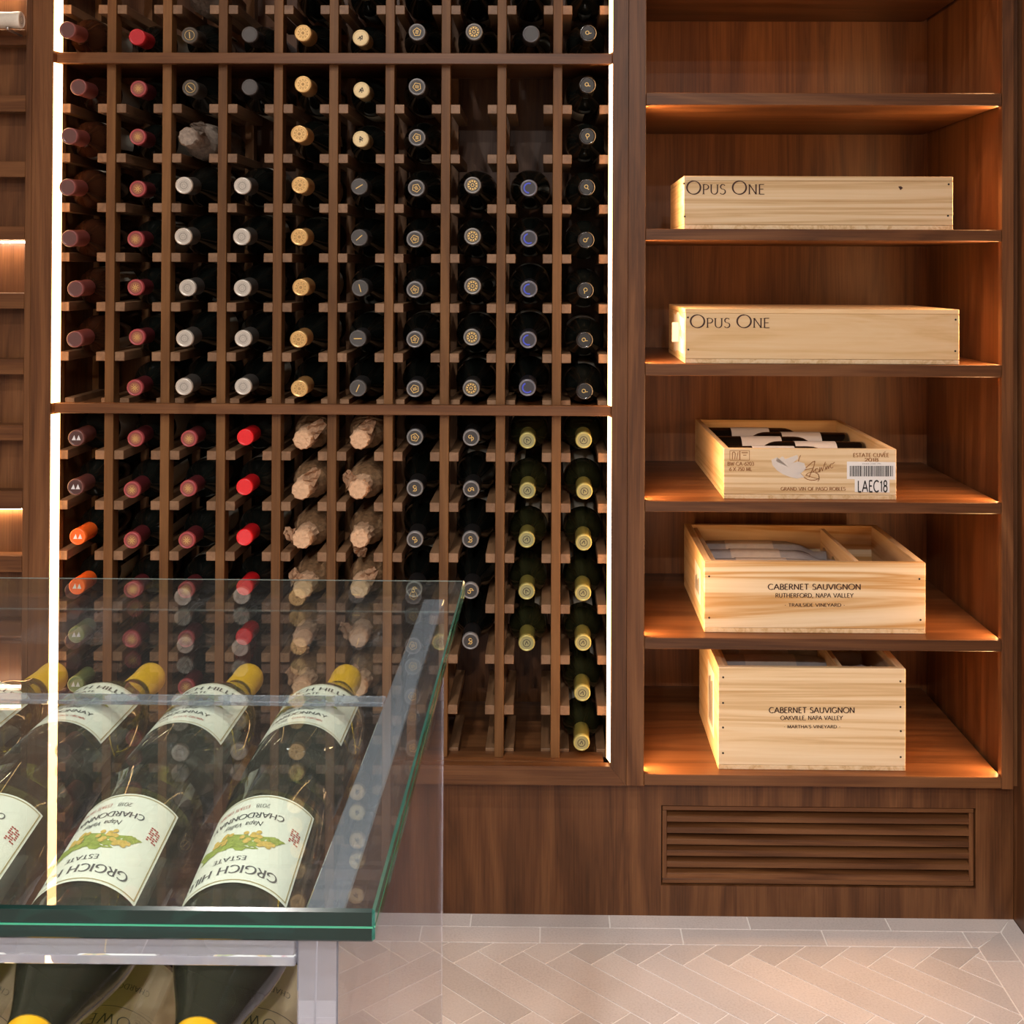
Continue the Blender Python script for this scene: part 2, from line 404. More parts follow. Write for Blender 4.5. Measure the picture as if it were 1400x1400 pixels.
def builtin_text(text, shear=0.0):
    """lower-case lettering from the built-in font: polygons and width"""
    cu = bpy.data.curves.new('lettering', 'FONT'); cu.body = text; cu.shear = shear
    cu.resolution_u = 2
    o = bpy.data.objects.new('lettering', cu); COL.objects.link(o)
    me = bpy.data.meshes.new_from_object(o.evaluated_get(bpy.context.evaluated_depsgraph_get()))
    polys = [[(me.vertices[i].co.x, me.vertices[i].co.y) for i in p.vertices] for p in me.polygons]
    w = max(v.co.x for v in me.vertices)
    bpy.data.objects.remove(o); bpy.data.curves.remove(cu); bpy.data.meshes.remove(me)
    return polys, w

# ================================================================== THE SETTING
YF = 2.34                                 # front plane of the joinery
YR = 2.375                                # front plane of the rack posts
YB = 2.379                                # plinth face
X_RO, X_LO = P(838, 100, YF).x, P(70.5, 300, YF).x      # rack opening
X_CL, X_CR = P(882, 500, YF).x, P(1369.8, 600, YF).x    # right cabinet opening
X_SE = P(1386, 600, YF).x                               # end of right stile
X_WR = 0.874                                            # right side wall
Z_OPB = P(700, 1047, YF).z                # bottom lip of the rack opening
Z_FB = P(700, 1073, YF).z                 # bottom of the face frames
TOP = 2.30
CAB_BACK = 2.84

# floor: grout bed and stone planks
FX0, FX1, FY0, FY1 = -1.75, X_WR, -3.0, 2.40
floor = structure(obj('floor', bx(FX0, FX1, FY0, FY1, -0.05, -0.0015), grout), 'pale limestone plank floor laid in herringbone with a plank border')
Lp, Wp = 0.2555, 0.0566
GR = 0.0015
def clip(poly, ax, val, keep_less):
    out = []
    for i in range(len(poly)):
        a, b = poly[i], poly[(i + 1) % len(poly)]
        ia = (a[ax] <= val) if keep_less else (a[ax] >= val); ib = (b[ax] <= val) if keep_less else (b[ax] >= val)
        if ia: out.append(a)
        if ia != ib:
            t = (val - a[ax]) / (b[ax] - a[ax]); out.append((a[0] + t * (b[0] - a[0]), a[1] + t * (b[1] - a[1])))
    return out
def area(p): return abs(sum(p[i][0] * p[(i + 1) % len(p)][1] - p[(i + 1) % len(p)][0] * p[i][1] for i in range(len(p)))) / 2
r2 = math.sqrt(.5)
def uv2xy(u, v): return (0.197 + (u + (v - Wp)) * r2, 2.25 + (-u + (v - Wp)) * r2)
tiles_far = bmesh.new(); ntile = 0
def put_tile(poly):
    global ntile
    if len(poly) < 3 or area(poly) < 1.5e-5: return
    cx = sum(p[0] for p in poly) / len(poly); cy = sum(p[1] for p in poly) / len(poly)
    if cy > 1.62 and cx > -0.75:
        obj('floor_plank', prism(poly, -0.02, 0.0), stone_mat, floor); ntile += 1
    else: prism(poly, -0.02, 0.0, tiles_far)
XB, YBR = 0.774, 2.2785
for i in range(-90, 100):
    for j in range(-18, 20):
        ou, ov = i * Wp + j * Lp, i * Wp - j * Lp
        for (u0, u1, v0, v1) in ((0, Lp, 0, Wp), (0, Wp, Wp, Wp + Lp)):
            q = [(ou + u0 + GR, ov + v0 + GR), (ou + u1 - GR, ov + v0 + GR), (ou + u1 - GR, ov + v1 - GR), (ou + u0 + GR, ov + v1 - GR)]
            poly = [uv2xy(*p) for p in q]
            if all(p[0] > XB for p in poly) or all(p[1] > YBR for p in poly) or all(p[0] < FX0 for p in poly) or all(p[1] < FY0 for p in poly): continue
            for ax, val, less in ((0, XB - GR, True), (1, YBR - GR, True), (0, FX0, False), (1, FY0, False)): poly = clip(poly, ax, val, less)
            put_tile(poly)
for (ya, yb, xo, xc) in ((2.333, YB + .012, 0.375, 0.8335), (YBR, 2.333, 0.246, XB)):
    x = xo - 0.2585 * 9
    while x < X_WR:
        a, b = x + GR, x + 0.2585 - GR
        poly = [(a, ya + GR), (b, ya + GR), (b, yb - GR), (a, yb - GR)]
        # mitred against the border that runs along the side wall
        m_ = lambda y: xc + (y - ya) * (0.0595 if yb < 2.34 else 0.0405) / (yb - ya)
        if b > xc:
            poly = [p for p in ((a, ya + GR), (min(b, m_(ya) - GR), ya + GR), (min(b, m_(yb) - GR), yb - GR), (a, yb - GR))]
            if a >= m_(ya) - 2 * GR: poly = []
        poly = clip(poly, 0, FX0, False) if poly else []
        put_tile(poly); x += 0.2585
for (xa, xb, y0, yc) in ((XB, 0.8335, 2.235, YBR), (0.8335, X_WR, 2.12, 2.333)):
    y = y0 + 0.2585
    first = True
    while y > FY0:
        a, b = y - 0.2585 + GR, y - GR
        if first:
            top_in, top_out = yc - GR, (2.333 if xa < .8 else YB + .012) - GR
            put_tile([(xa + GR, y0 + GR), (xb - GR, y0 + GR), (xb - GR, top_out), (xa + GR, top_in)]); first = False
        else: put_tile([(xa + GR, max(a, FY0)), (xb - GR, max(a, FY0)), (xb - GR, b), (xa + GR, b)])
        y -= 0.2585
ft = obj('floor_plank_field', tiles_far, stone_mat, floor); ft['kind'] = 'stuff'

structure(obj('ceiling', bx(FX0, FX1 + .1, FY0, 3.0, CEIL, CEIL + 0.05), ceil_paint), 'plain pale ceiling over the wine room')
structure(obj('wall_back', bx(FX0, FX1 + .1, 2.90, 2.95, 0, CEIL), wall_paint), 'dark wall behind the walnut joinery')
structure(obj('wall_right', bx(X_WR, X_WR + .05, FY0, 2.90, 0, CEIL), walnut[2]), 'walnut panelled side wall meeting the cabinet end')
structure(obj('wall_left', bx(FX0 - .05, FX0, FY0, 2.95, 0, CEIL), wall_paint), 'dark side wall out of view')
structure(obj('wall_front', bx(FX0 - .05, FX1 + .1, FY0 - .05, FY0, 0, CEIL), wall_paint), 'dark wall opposite the racks')

# unseen downlights in the ceiling, rear rows added
for (x, y, w) in DOWN:
    t = thing('unseen_recessed_downlight', 'unseen round white recessed ceiling downlight, %s row from the racks, nearer the %s' % (ORD[sorted({q[1] for q in DOWN}, reverse=True).index(y)], 'slatted rack' if x < -.3 else 'display cabinet'), 'downlight', (x, y, CEIL - .008), 'unseen ceiling downlights')
    ring = lathe([(0.056, 0.0), (0.075, -0.004), (0.078, 0.006), (0.058, 0.007)], 32, cap0=False, cap1=False)
    obj('trim_ring', ring, sticker, t, True, local=True)
    obj('lamp_face', lathe([(0.055, 0.0065), (0.055, 0.0075)], 32), lamp_face, t, local=True)

# plinth under the joinery, with the vent opening cut out
vx0, vx1 = P(904, 1150, YB).x, P(1334, 1150, YB).x
vz0, vz1 = P(1100, 1212.5, YB).z, P(1100, 1103, YB).z
PL_T = Z_FB + 0.01
pl = structure(bpy.data.objects.new('baseboard_back', None), 'tall walnut plinth panel under the wine racks and cabinet'); COL.objects.link(pl); pl.location = (-0.4, YB, 0)
for (a, b, c, d) in ((FX0, vx0, 0, PL_T), (vx1, X_WR - .001, 0, PL_T), (vx0, vx1, 0, vz0), (vx0, vx1, vz1, PL_T)):
    obj('plinth_panel', bx(a, b, YB, YB + .02, c, d), walnut[2], pl)
g = thing('vent_grille', 'walnut louvred vent grille set into the plinth under the display cabinet', 'vent grille', ((vx0 + vx1) / 2, YB, vz0))
fw = 0.011
GY = YB + 0.004
for (a, b, c, d, gx) in ((vx0 + .002, vx1 - .002, vz1 - fw, vz1 - .002, 0), (vx0 + .002, vx1 - .002, vz0 + .002, vz0 + fw, 0), (vx0 + .002, vx0 + fw, vz0 + fw, vz1 - fw, 2), (vx1 - fw, vx1 - .002, vz0 + fw, vz1 - fw, 2)):
    obj('grille_frame', bx(a, b, GY, GY + .018, c, d, .0012), walnut[gx], g)
obj('duct_backing', bx(vx0 + .002, vx1 - .002, YB + .045, YB + .05, vz0, vz1), vent_dark, g)
iz0, iz1 = vz0 + fw, vz1 - fw
ns = 6; pitch = (iz1 - iz0) / ns
sl = None
for k in range(ns):
    zc = iz0 + pitch * k
    if sl is None:
        bm = bmesh.new()
        # slat leaning back, rounded nose
        prof = [(0.000, 0.0), (0.000, 0.0080), (0.002, 0.0098), (0.026, 0.0175), (0.027, 0.0115), (0.005, 0.0)]
        l = [bm.verts.new((vx0 + fw - .001, y, z)) for y, z in prof]; r = [bm.verts.new((vx1 - fw + .001, y, z)) for y, z in prof]
        bm.faces.new(l); bm.faces.new(r[::-1])
        for q in range(6): bm.faces.new((l[q], l[(q + 1) % 6], r[(q + 1) % 6], r[q]))
        sl = mesh_of('louvre_slat', bm, walnut[0])
    o = link_mesh('louvre_slat', sl, g, Vector((0, GY + .001, zc)) - g.location)

# ================================================================== RIGHT DISPLAY CABINET
LIP = 0.011
dc = thing('display_cabinet', 'walnut display cabinet with six open shelves holding wooden wine crates', 'cabinet', ((X_CL + X_CR) / 2, YF, Z_FB))
XSEAM = P(857, 700, YF).x
obj('stile', bx(XSEAM + .0006, X_CL, YF, YF + .02, Z_FB, TOP, .0008), walnut[2], dc)
obj('stile', bx(X_CR, X_SE, YF, YF + .02, Z_FB, TOP, .0008), walnut[2], dc)
obj('filler_strip', bx(X_SE - .004, X_WR - .0005, YF + .02, YF + .036, Z_FB - .002, TOP), walnut[2], dc)
IL, IR = X_CL - LIP, X_CR + LIP           # cavity walls stand back behind the stiles
obj('side_panel', bx(IL - .016, IL, YF + .02, CAB_BACK, Z_FB, TOP), walnut[2], dc)
obj('side_panel', bx(IR, IR + .01, YF + .0365, CAB_BACK, Z_FB, TOP), walnut[2], dc)
obj('back_panel', bx(IL - .016, IR + .01, CAB_BACK, CAB_BACK + .012, Z_FB, TOP), walnut[2], dc)
shelf_y = [(-60, -44), (126.2, 143), (312.8, 328.3), (497.6, 514), (685.8, 700.5), (873, 888.5), (1060, 1075)]
SHZ = []
for a, b in shelf_y:
    zt, zb = P(1125, a + .8, YF).z, P(1125, b + .8, YF).z
    SHZ.append(zt)
    last = a > 1000
    bm = bx(X_CL + (.0005), X_CR - .0005, YF + (.0 if last else .001), CAB_BACK - .0005, zb, zt, .0008)
    obj('shelf', bm, walnut[0], dc)
for z0, z1 in zip(SHZ[1:] , SHZ[:-1]):
    for s in (0, 1):
        x0, x1 = (X_CL - .0090, X_CL - .0040) if s == 0 else (X_CR + .0040, X_CR + .0090)
        o = obj('led_strip', bx(x0, x1, YF + .0205, YF + .0295, z0 + .001, z1 - .022), peg_metal)
        o.data.materials.append(led_cab)      # only the face turned into the cabinet glows
        for p_ in o.data.polygons: p_.material_index = 1 if p_.normal.x * (1 if s == 0 else -1) > .5 else 0
        tag(o, 'warm light strip behind the cabinet stile by the %s, above the %s shelf' % (('wine rack', 'side wall')[s], ORD[SHZ.index(z0)]), 'light strip', 'display cabinet light strips')

# ================================================================== WINE RACK
fr = thing('rack_face_frame', 'walnut face frame around the wine rack with mitred corners', 'frame', ((X_LO + X_RO) / 2, YF, Z_FB))
XL2 = P(43, 300, YF).x
def quad_prism_y(pts, y0, y1):            # polygon in x,z extruded along y
    bm = bmesh.new()
    a = [bm.verts.new((x, y0, z)) for x, z in pts]; b = [bm.verts.new((x, y1, z)) for x, z in pts]
    bm.faces.new(a); bm.faces.new(b[::-1]); n = len(pts)
    for i in range(n): bm.faces.new((a[i], b[i], b[(i + 1) % n], a[(i + 1) % n]))
    return bm
obj('stile', quad_prism_y([(X_RO, Z_OPB), (XSEAM, Z_FB), (XSEAM, TOP), (X_RO, TOP)], YF, YF + .02), walnut[2], fr)
obj('stile', quad_prism_y([(X_LO, Z_OPB), (XL2, Z_FB), (XL2, TOP), (X_LO, TOP)], YF, YF + .02), walnut[2], fr)
obj('bottom_rail', quad_prism_y([(X_LO + .0003, Z_OPB), (X_RO - .0003, Z_OPB), (XSEAM - .0003, Z_FB), (XL2 + .0003, Z_FB)], YF, YF + .02), walnut[0], fr)

rk = thing('wine_rack', 'tall walnut lattice wine rack of ten columns with two cross rails', 'wine rack', ((X_LO + X_RO) / 2, YR, Z_FB))
post_px = [(146.2, 158.3), (222.3, 234.8), (298.6, 311), (374.5, 387.5), (450.2, 463), (527, 539.8), (603.5, 616.5), (680, 692.3), (756.3, 768.3)]
PX = [(P(a, 95, YR).x, P(b, 95, YR).x) for a, b in post_px]
pw = 0.0172
pitch_x = (PX[8][0] - PX[0][0]) / 8
CXs = []
posts = [(PX[0][0] - pitch_x, PX[0][0] - pitch_x + pw)] + [(a, a + pw) for a, b in PX] + [(PX[8][0] + pitch_x, PX[8][0] + pitch_x + pw)]
for k in range(10): CXs.append((posts[k][1] + posts[k + 1][0]) / 2)
Z_SILL = P(700, 1036, YR).z
YBK = YR + 0.215
for k, (a, b) in enumerate(posts):
    if 0 < k < 10: obj('front_post', bx(a, b, YR, YR + .032, Z_SILL, TOP, .0008), post_wood, rk)
    else: obj('front_post', bx(a, b, YR + .004, YR + .032, Z_SILL, TOP, .0008), post_wood, rk)
    obj('rear_post', bx(a, b, YBK, YBK + .03, Z_SILL, TOP), post_wood, rk)
Z_R1T, Z_R1B = P(450, 72.2, 2.358).z, P(450, 87, 2.358).z
Z_R2T, Z_R2B = P(450, 553, 2.358).z, P(450, 567, 2.358).z
for zt, zb in ((Z_R1T, Z_R1B), (Z_R2T, Z_R2B)):
    obj('cross_rail', bx(X_LO + .0005, X_RO - .0005, 2.358, YR - .0003, zb, zt, .0008), walnut[0], rk)
    obj('rail_deck', bx(posts[0][0], posts[-1][1], YR + .0325, YBK - .0005, zb + .0078, zt - .0062), walnut[0], rk)
obj('sill', bx(X_LO + .012, X_RO - .012, YF + .0215, YR + .033, Z_SILL - .015, Z_SILL), walnut[0], rk)
obj('sill_deck', bx(X_LO + .012, X_RO - .012, YR + .0332, YBK + .12, Z_SILL - .022, Z_SILL - .009), walnut[0], rk)
obj('back_panel', bx(X_LO - .03, X_RO + .03, 2.74, 2.75, Z_FB, TOP), walnut[2], rk)
obj('side_panel', bx(X_LO - .025, X_LO - .012, YF + .021, 2.74, Z_FB, TOP), walnut[2], rk)
obj('side_panel', bx(X_RO + .012, X_RO + .02, YF + .021, 2.74, Z_FB, TOP), walnut[2], rk)
# cradle rails: two per bottle, running front to back from post to post
YC = YR + .0045
block_top = {}
def zrow(y): return P(450, y, YC).z
SEC_TOP = [zrow(-61.5), zrow(7)]
SEC_UP = [zrow(142.5 + 68.0 * k) for k in range(6)] + [zrow(142.5 + 68.0 * 6)]
SEC_LO = [zrow(617.5 + 69.0 * k) for k in range(7)]
cw, chh = 0.0182, 0.0172
crm = mesh_of('cradle_rail', bx(0, cw, 0, YBK - YC - .0005, -chh, 0, .0008), end_wood)
zr1 = SEC_TOP + [Z_R1T + .002]
for z in SEC_TOP + SEC_UP[:6] + SEC_LO[:6]:
    for k in range(10):
        for x in (posts[k][1] + .0002, posts[k + 1][0] - cw - .0002):
            link_mesh('cradle_rail', crm, rk, Vector((x, YC, z)) - rk.location)
for z in (Z_R1T, Z_R2T, Z_SILL):          # low cradles on the rails and on the sill
    for k in range(10):
        for x in (posts[k][1] + .0002, posts[k + 1][0] - cw - .0002):
            o = link_mesh('cradle_foot', crm, rk, Vector((x, YR + .0335, z + .005)) - rk.location)
            o.scale = (1, .85, .9)

# lit strips inside the rack opening
for s in (0, 1):
    for z0, z1 in ((Z_SILL + .004, Z_R2B - .001), (Z_R2T + .001, Z_R1B - .001), (Z_R1T + .001, TOP)):
        bm = bmesh.new()
        e = X_LO if s == 0 else X_RO
        d = 1 if s == 0 else -1
        w = .0078 if s == 0 else .0062
        pts = [(e + d * .0002, YF + .004), (e + d * w, YF + .028), (e + d * w * .8, YF + .029), (e + d * .0002, YF + .0075)]
        prism(pts, z0, z1, bm)
        o = obj('led_strip', bm, led_rack)
        tag(o, 'glowing rack light strip beside the %s, %s' % (('narrow slatted rack' if s == 0 else 'display cabinet'), ('below the lower rail' if z1 < Z_R2T else 'between the cross rails' if z1 < Z_R1T else 'above the upper rail')), 'light strip', 'rack light strips')

# ------------------------------------------------------------------ bottles
BORD = [(.030, .0), (.0355, .0015), (.0375, .006), (.0375, .178), (.0368, .188), (.0342, .198), (.0295, .207), (.0235, .2145), (.0185, .222), (.0158, .231), (.0146, .243), (.0142, .270)]
BURG_T = [(.032, .0), (.039, .002), (.042, .008), (.042, .135), (.0412, .15), (.0385, .167), (.0340, .184), (.0285, .20), (.0228, .216), (.0182, .232), (.0158, .248), (.0148, .268)]
BURG = [(r * (.0398 / .042) if r > .02 else r, z) for r, z in BURG_T]
def cap_profile(l0, l1, r0, r1):
    return [(r0 + .0002, l0), (r0 + .0007, l0 + .002), (r1 - .0004, l1 - .018), (r1, l1 - .016), (r1 + .0004, l1 - .008), (r1 + .0002, l1 - .0016), (r1 - .0008, l1), (r1 - .0024, l1), (r1 - .0032, l1 - .0010)]
bottle_mesh = {}
for nm, prof, mats in (('bordeaux', BORD, {'dark': dark_glass, 'green': green_glass, 'brown': brown_glass}), ('burgundy', BURG, {'dark': dark_glass, 'olive': olive_glass, 'brown': brown_glass})):
    for mn, m in mats.items():
        bottle_mesh[nm, mn] = mesh_of('bottle_glass', lathe(BURG_T if nm == 'burgundy' and mn != 'dark' else prof, 32), m, True)
cap_mesh = {}
def capsule(col, shape, rough=.4, metal=0.0, coat=0.0, top=None, side=None):
    key = (col, shape)
    if key not in cap_mesh:
        m = plain('capsule_%d' % len(cap_mesh), col, rough, metal, noise=.06, nscale=300, coat=coat)
        prof = cap_profile(.236, .300, .0150, .0153) if shape == 'bordeaux' else cap_profile(.240, .300, .0164, .0156)
        cap_mesh[key] = mesh_of('capsule', lathe(prof, 28), m, True)
        me = cap_mesh[key]
        tp_face = max(me.polygons, key=lambda p: (len(p.vertices) > 4, p.center.z)); tp_face.use_smooth = False
        if top is not None:                    # printed top
            me.materials.append(plain('capsule_top_%d' % len(cap_mesh), top, .45)); tp_face.material_index = 1
        if side is not None:                   # skirt below the rim: own black on black capsules, painted shade on coloured ones
            me.materials.append(plain('capsule_skirt_%d' % len(cap_mesh), side, .4)); idx = len(me.materials) - 1
            for p in me.polygons:
                if p.center.z < .2885 and len(p.vertices) == 4: p.material_index = idx
    return cap_mesh[key]
# marks on the capsule tops, a hair proud of the top (local z = .2996)
ZT = .2993
def flat(bm, pts): bm.faces.new([bm.verts.new((x, y, ZT)) for x, y in pts])
def ring(bm, r0, r1, a0=0, a1=360, n=28):
    for k in range(n):
        p, q = math.radians(a0 + (a1 - a0) * k / n), math.radians(a0 + (a1 - a0) * (k + 1) / n)
        flat(bm, [(r0 * math.cos(p), r0 * math.sin(p)), (r1 * math.cos(p), r1 * math.sin(p)), (r1 * math.cos(q), r1 * math.sin(q)), (r0 * math.cos(q), r0 * math.sin(q))])
def squiggle(bm, pts, w):
    for p, q in zip(pts, pts[1:]):
        dx, dy = q[0] - p[0], q[1] - p[1]; l = math.hypot(dx, dy) or 1; a, b = -dy / l * w / 2, dx / l * w / 2
        flat(bm, [(p[0] + a, p[1] + b), (p[0] - a, p[1] - b), (q[0] - a, q[1] - b), (q[0] + a, q[1] + b)])
def emblem(kind):
    bm = bmesh.new(); m = gold_ink
    if kind == 'star':
        for k in range(8):
            a = PI / 4 * k
            flat(bm, [(.0012 * math.cos(a - .5), .0012 * math.sin(a - .5)), (.0062 * math.cos(a - .12), .0062 * math.sin(a - .12)), (.0062 * math.cos(a + .12), .0062 * math.sin(a + .12)), (.0012 * math.cos(a + .5), .0012 * math.sin(a + .5))])
        ring(bm, .0068, .0072); ring(bm, .0088, .0091)
    elif kind == 'line': squiggle(bm, [(-.0075, 0), (.0075, 0)], .0016)
    elif kind == 'lineg': squiggle(bm, [(-.006, 0), (.006, 0)], .0014); ring(bm, .0085, .0092)
    elif kind == 'disc': ring(bm, .0026, .0032, n=16); [ring(bm, .0052, .0078, a, a + 14, 3) for a in range(0, 360, 24)]; ring(bm, .0092, .0096); m = plain('embossed_grey', (.20, .185, .16), .5)
    elif kind == 'golddisc': ring(bm, .0, .0028, n=16); ring(bm, .0058, .0066); [ring(bm, .0078, .0098, a, a + 18, 3) for a in range(0, 360, 36)]; m = plain('embossed_gold', (.36, .20, .055), .45)
    elif kind == 'crest': squiggle(bm, [(-.004, -.005), (.001, .005), (.004, -.002), (-.003, .001), (.002, -.005)], .0016); m = dark_ink
    elif kind == 'shield':
        p5 = [(.0078 * math.cos(PI / 2 + 2 * PI * k / 5), .0078 * math.sin(PI / 2 + 2 * PI * k / 5)) for k in range(6)]
        squiggle(bm, p5, .0011)
        for x in (-.0025, 0, .0025): squiggle(bm, [(x, -.003), (x, .003)], .0012)
    elif kind == 'ring': [ring(bm, .0058, .0088, a, a + 22, 4) for a in range(0, 360, 36)]; ring(bm, .0022, .0034); ring(bm, .0094, .0099)
    elif kind == 'blue': ring(bm, .0075, .0102, 95, 300, 22); m = blue_ink
    elif kind == 'loop': squiggle(bm, arc(.0008, .0012, .0032, .0032, -120, 230, 16) + [(-.0015, -.006)], .0013)
    elif kind == 'script': squiggle(bm, arc(.0012, .0028, .0026, .0026, 0, 230, 10) + arc(-.0008, -.0022, .003, .0026, 60, -170, 10), .0014); squiggle(bm, [(-.006, -.003), (.005, .001)], .0010)
    elif kind == 'peaks': flat(bm, [(-.0085, -.004), (-.0008, -.004), (-.0036, .0055)]); flat(bm, [(.0004, -.004), (.0085, -.004), (.0046, .0055)]); m = silver_ink
    elif kind == 'ringpale': ring(bm, .0062, .0076); squiggle(bm, [(-.003, -.003), (0, .004), (.003, -.002)], .0016); m = dark_ink
    return mesh_of('capsule_mark', bm, m)
EM = {}
def label_mesh(shape, z0, z1, a0, a1, mat, n=20):
    r = (.0375 if shape == 'bordeaux' else .0398) + .0004
    bm = bmesh.new()
    lo = [bm.verts.new((r * math.cos(math.radians(a0 + (a1 - a0) * k / n)), r * math.sin(math.radians(a0 + (a1 - a0) * k / n)), z0)) for k in range(n + 1)]
    hi = [bm.verts.new((v.co.x, v.co.y, z1)) for v in lo]
    for k in range(n): bm.faces.new((lo[k], lo[k + 1], hi[k + 1], hi[k]))
    return mesh_of('paper_label', bm, mat, True)
LB = {s: label_mesh(s, .055, .165 if s == 'bordeaux' else .125, -95, 95, paper_label) for s in ('bordeaux', 'burgundy')}
KIND = {   # capsule colour, rough, metal, coat, mark, glass, shape, wording
 'rose': ((.20, .055, .05), .35, 0, .3, None, 'brown', 'bordeaux', 'brown bottle with dusty rose capsule'),
 'redstar': ((.33, .055, .06), .4, 0, 0, 'star', 'dark', 'bordeaux', 'dark bottle with red gold-star capsule'),
 'redplain': ((.50, .02, .03), .4, 0, 0, None, 'dark', 'bordeaux', 'dark bottle with plain crimson capsule'),
 'greyline': ((.075, .062, .05), .4, .2, 0, 'lineg', 'dark', 'bordeaux', 'dark bottle with olive-grey gold-ringed capsule'),
 'grey': ((.075, .068, .066), .5, .2, 0, None, 'dark', 'bordeaux', 'dark bottle with plain dark grey capsule'),
 'silver': ((.56, .52, .46), .38, .35, 0, 'disc', 'dark', 'burgundy', 'black bottle with silver capsule'),
 'gold': ((.70, .45, .18), .32, .5, 0, 'golddisc', 'dark', 'burgundy', 'black bottle with gold capsule'),
 'cream': ((.66, .52, .28), .4, .2, 0, 'crest', 'dark', 'bordeaux', 'black bottle with cream-gold crested capsule'),
 'charline': ((.085, .08, .078), .5, .1, 0, 'line', 'dark', 'burgundy', 'black bottle with charcoal gold-barred capsule'),
 'shield': ((.20, .20, .205), .4, .3, 0, 'shield', 'dark', 'burgundy', 'black bottle with gold shield capsule'),
 'ring': ((.22, .215, .205), .4, .3, 0, 'ring', 'dark', 'burgundy', 'black bottle with gold-ringed black capsule'),
 'blue': ((.16, .16, .19), .35, .2, 0, 'blue', 'dark', 'burgundy', 'black bottle with blue-edged capsule'),
 'plainblack': ((.10, .10, .11), .3, .3, 0, None, 'dark', 'burgundy', 'black bottle with plain black capsule'),
 'loop': ((.018, .016, .015), .15, 0, .6, 'loop', 'dark', 'bordeaux', 'glossy black bottle with gold-initial capsule'),
 'peaks': ((.12, .04, .035), .35, 0, .4, 'peaks', 'dark', 'bordeaux', 'dark bottle with maroon twin-peak capsule'),
 'peakso': ((.85, .13, .015), .4, 0, 0, 'peaks', 'dark', 'bordeaux', 'dark bottle with orange twin-peak capsule'),
 'peaksg': ((.20, .26, .10), .3, 0, .4, 'peaks', 'dark', 'bordeaux', 'dark bottle with green twin-peak capsule'),
 'scarlet': ((.72, .012, .018), .3, 0, .4, None, 'dark', 'bordeaux', 'dark bottle with bright scarlet wax capsule'),
 'script': ((.20, .195, .195), .4, .2, 0, 'script', 'dark', 'burgundy', 'black bottle with gold-script black capsule'),
 'pale': ((.40, .36, .12), .35, .3, .2, 'ringpale', 'green', 'bordeaux', 'green bottle with pale olive-gold capsule'),
}
TOPS = {'shield': (.035, .034, .035), 'ring': (.045, .043, .04), 'script': (.03, .028, .028), 'charline': (.05, .048, .047), 'blue': (.03, .03, .04), 'loop': (.012, .011, .01), 'greyline': (.05, .042, .03), 'redstar': (.22, .045, .04), 'plainblack': (.05, .05, .05), 'grey': (.06, .055, .053), 'rose': (.12, .05, .045), 'peaks': (.07, .03, .026), 'pale': (.27, .26, .12)}
SIDES = {'shield': (.014, .013, .014), 'ring': (.014, .013, .013), 'script': (.012, .011, .011), 'charline': (.02, .019, .019), 'blue': (.014, .014, .02), 'greyline': (.035, .03, .024), 'grey': (.025, .023, .023), 'silver': (.05, .047, .043), 'redstar': (.09, .012, .015), 'gold': (.28, .15, .05), 'cream': (.30, .20, .08), 'plainblack': (.02, .02, .02), 'pale': (.20, .165, .035)}  # coloured capsules carry the shade of their sides in these tones
def aim(base, tip):
    d = (tip - base).normalized()
    zx = d
    ref = Vector((1, 0, 0)) if abs(d.x) < .9 else Vector((0, 1, 0))
    xx = ref - d * d.dot(ref); xx.normalize()
    yy = zx.cross(xx)
    return Matrix((xx, yy, zx)).transposed().to_4x4()
def bottle(kind, base, tip, label, group, spin=None, name='wine_bottle', lab=True):
    col, ro, me_, co, mk, gl, sh, desc = KIND[kind]
    t = thing(name, label, 'bottle', base, group)
    t.rotation_euler = aim(base, tip).to_euler()
    link_mesh('bottle_glass', bottle_mesh[sh, gl], t)
    c = link_mesh('capsule', capsule(col, sh, ro, me_, co, TOPS.get(kind), SIDES.get(kind)), t)
    if mk:
        if mk not in EM: EM[mk] = emblem(mk)
        e = link_mesh('capsule_mark', EM[mk], c)
        if spin is not None: e.rotation_euler = (0, 0, spin)
    if lab:
        l = link_mesh('paper_label', LB[sh], t); l.rotation_euler = (0, 0, random.uniform(0, 6.28))
    return t

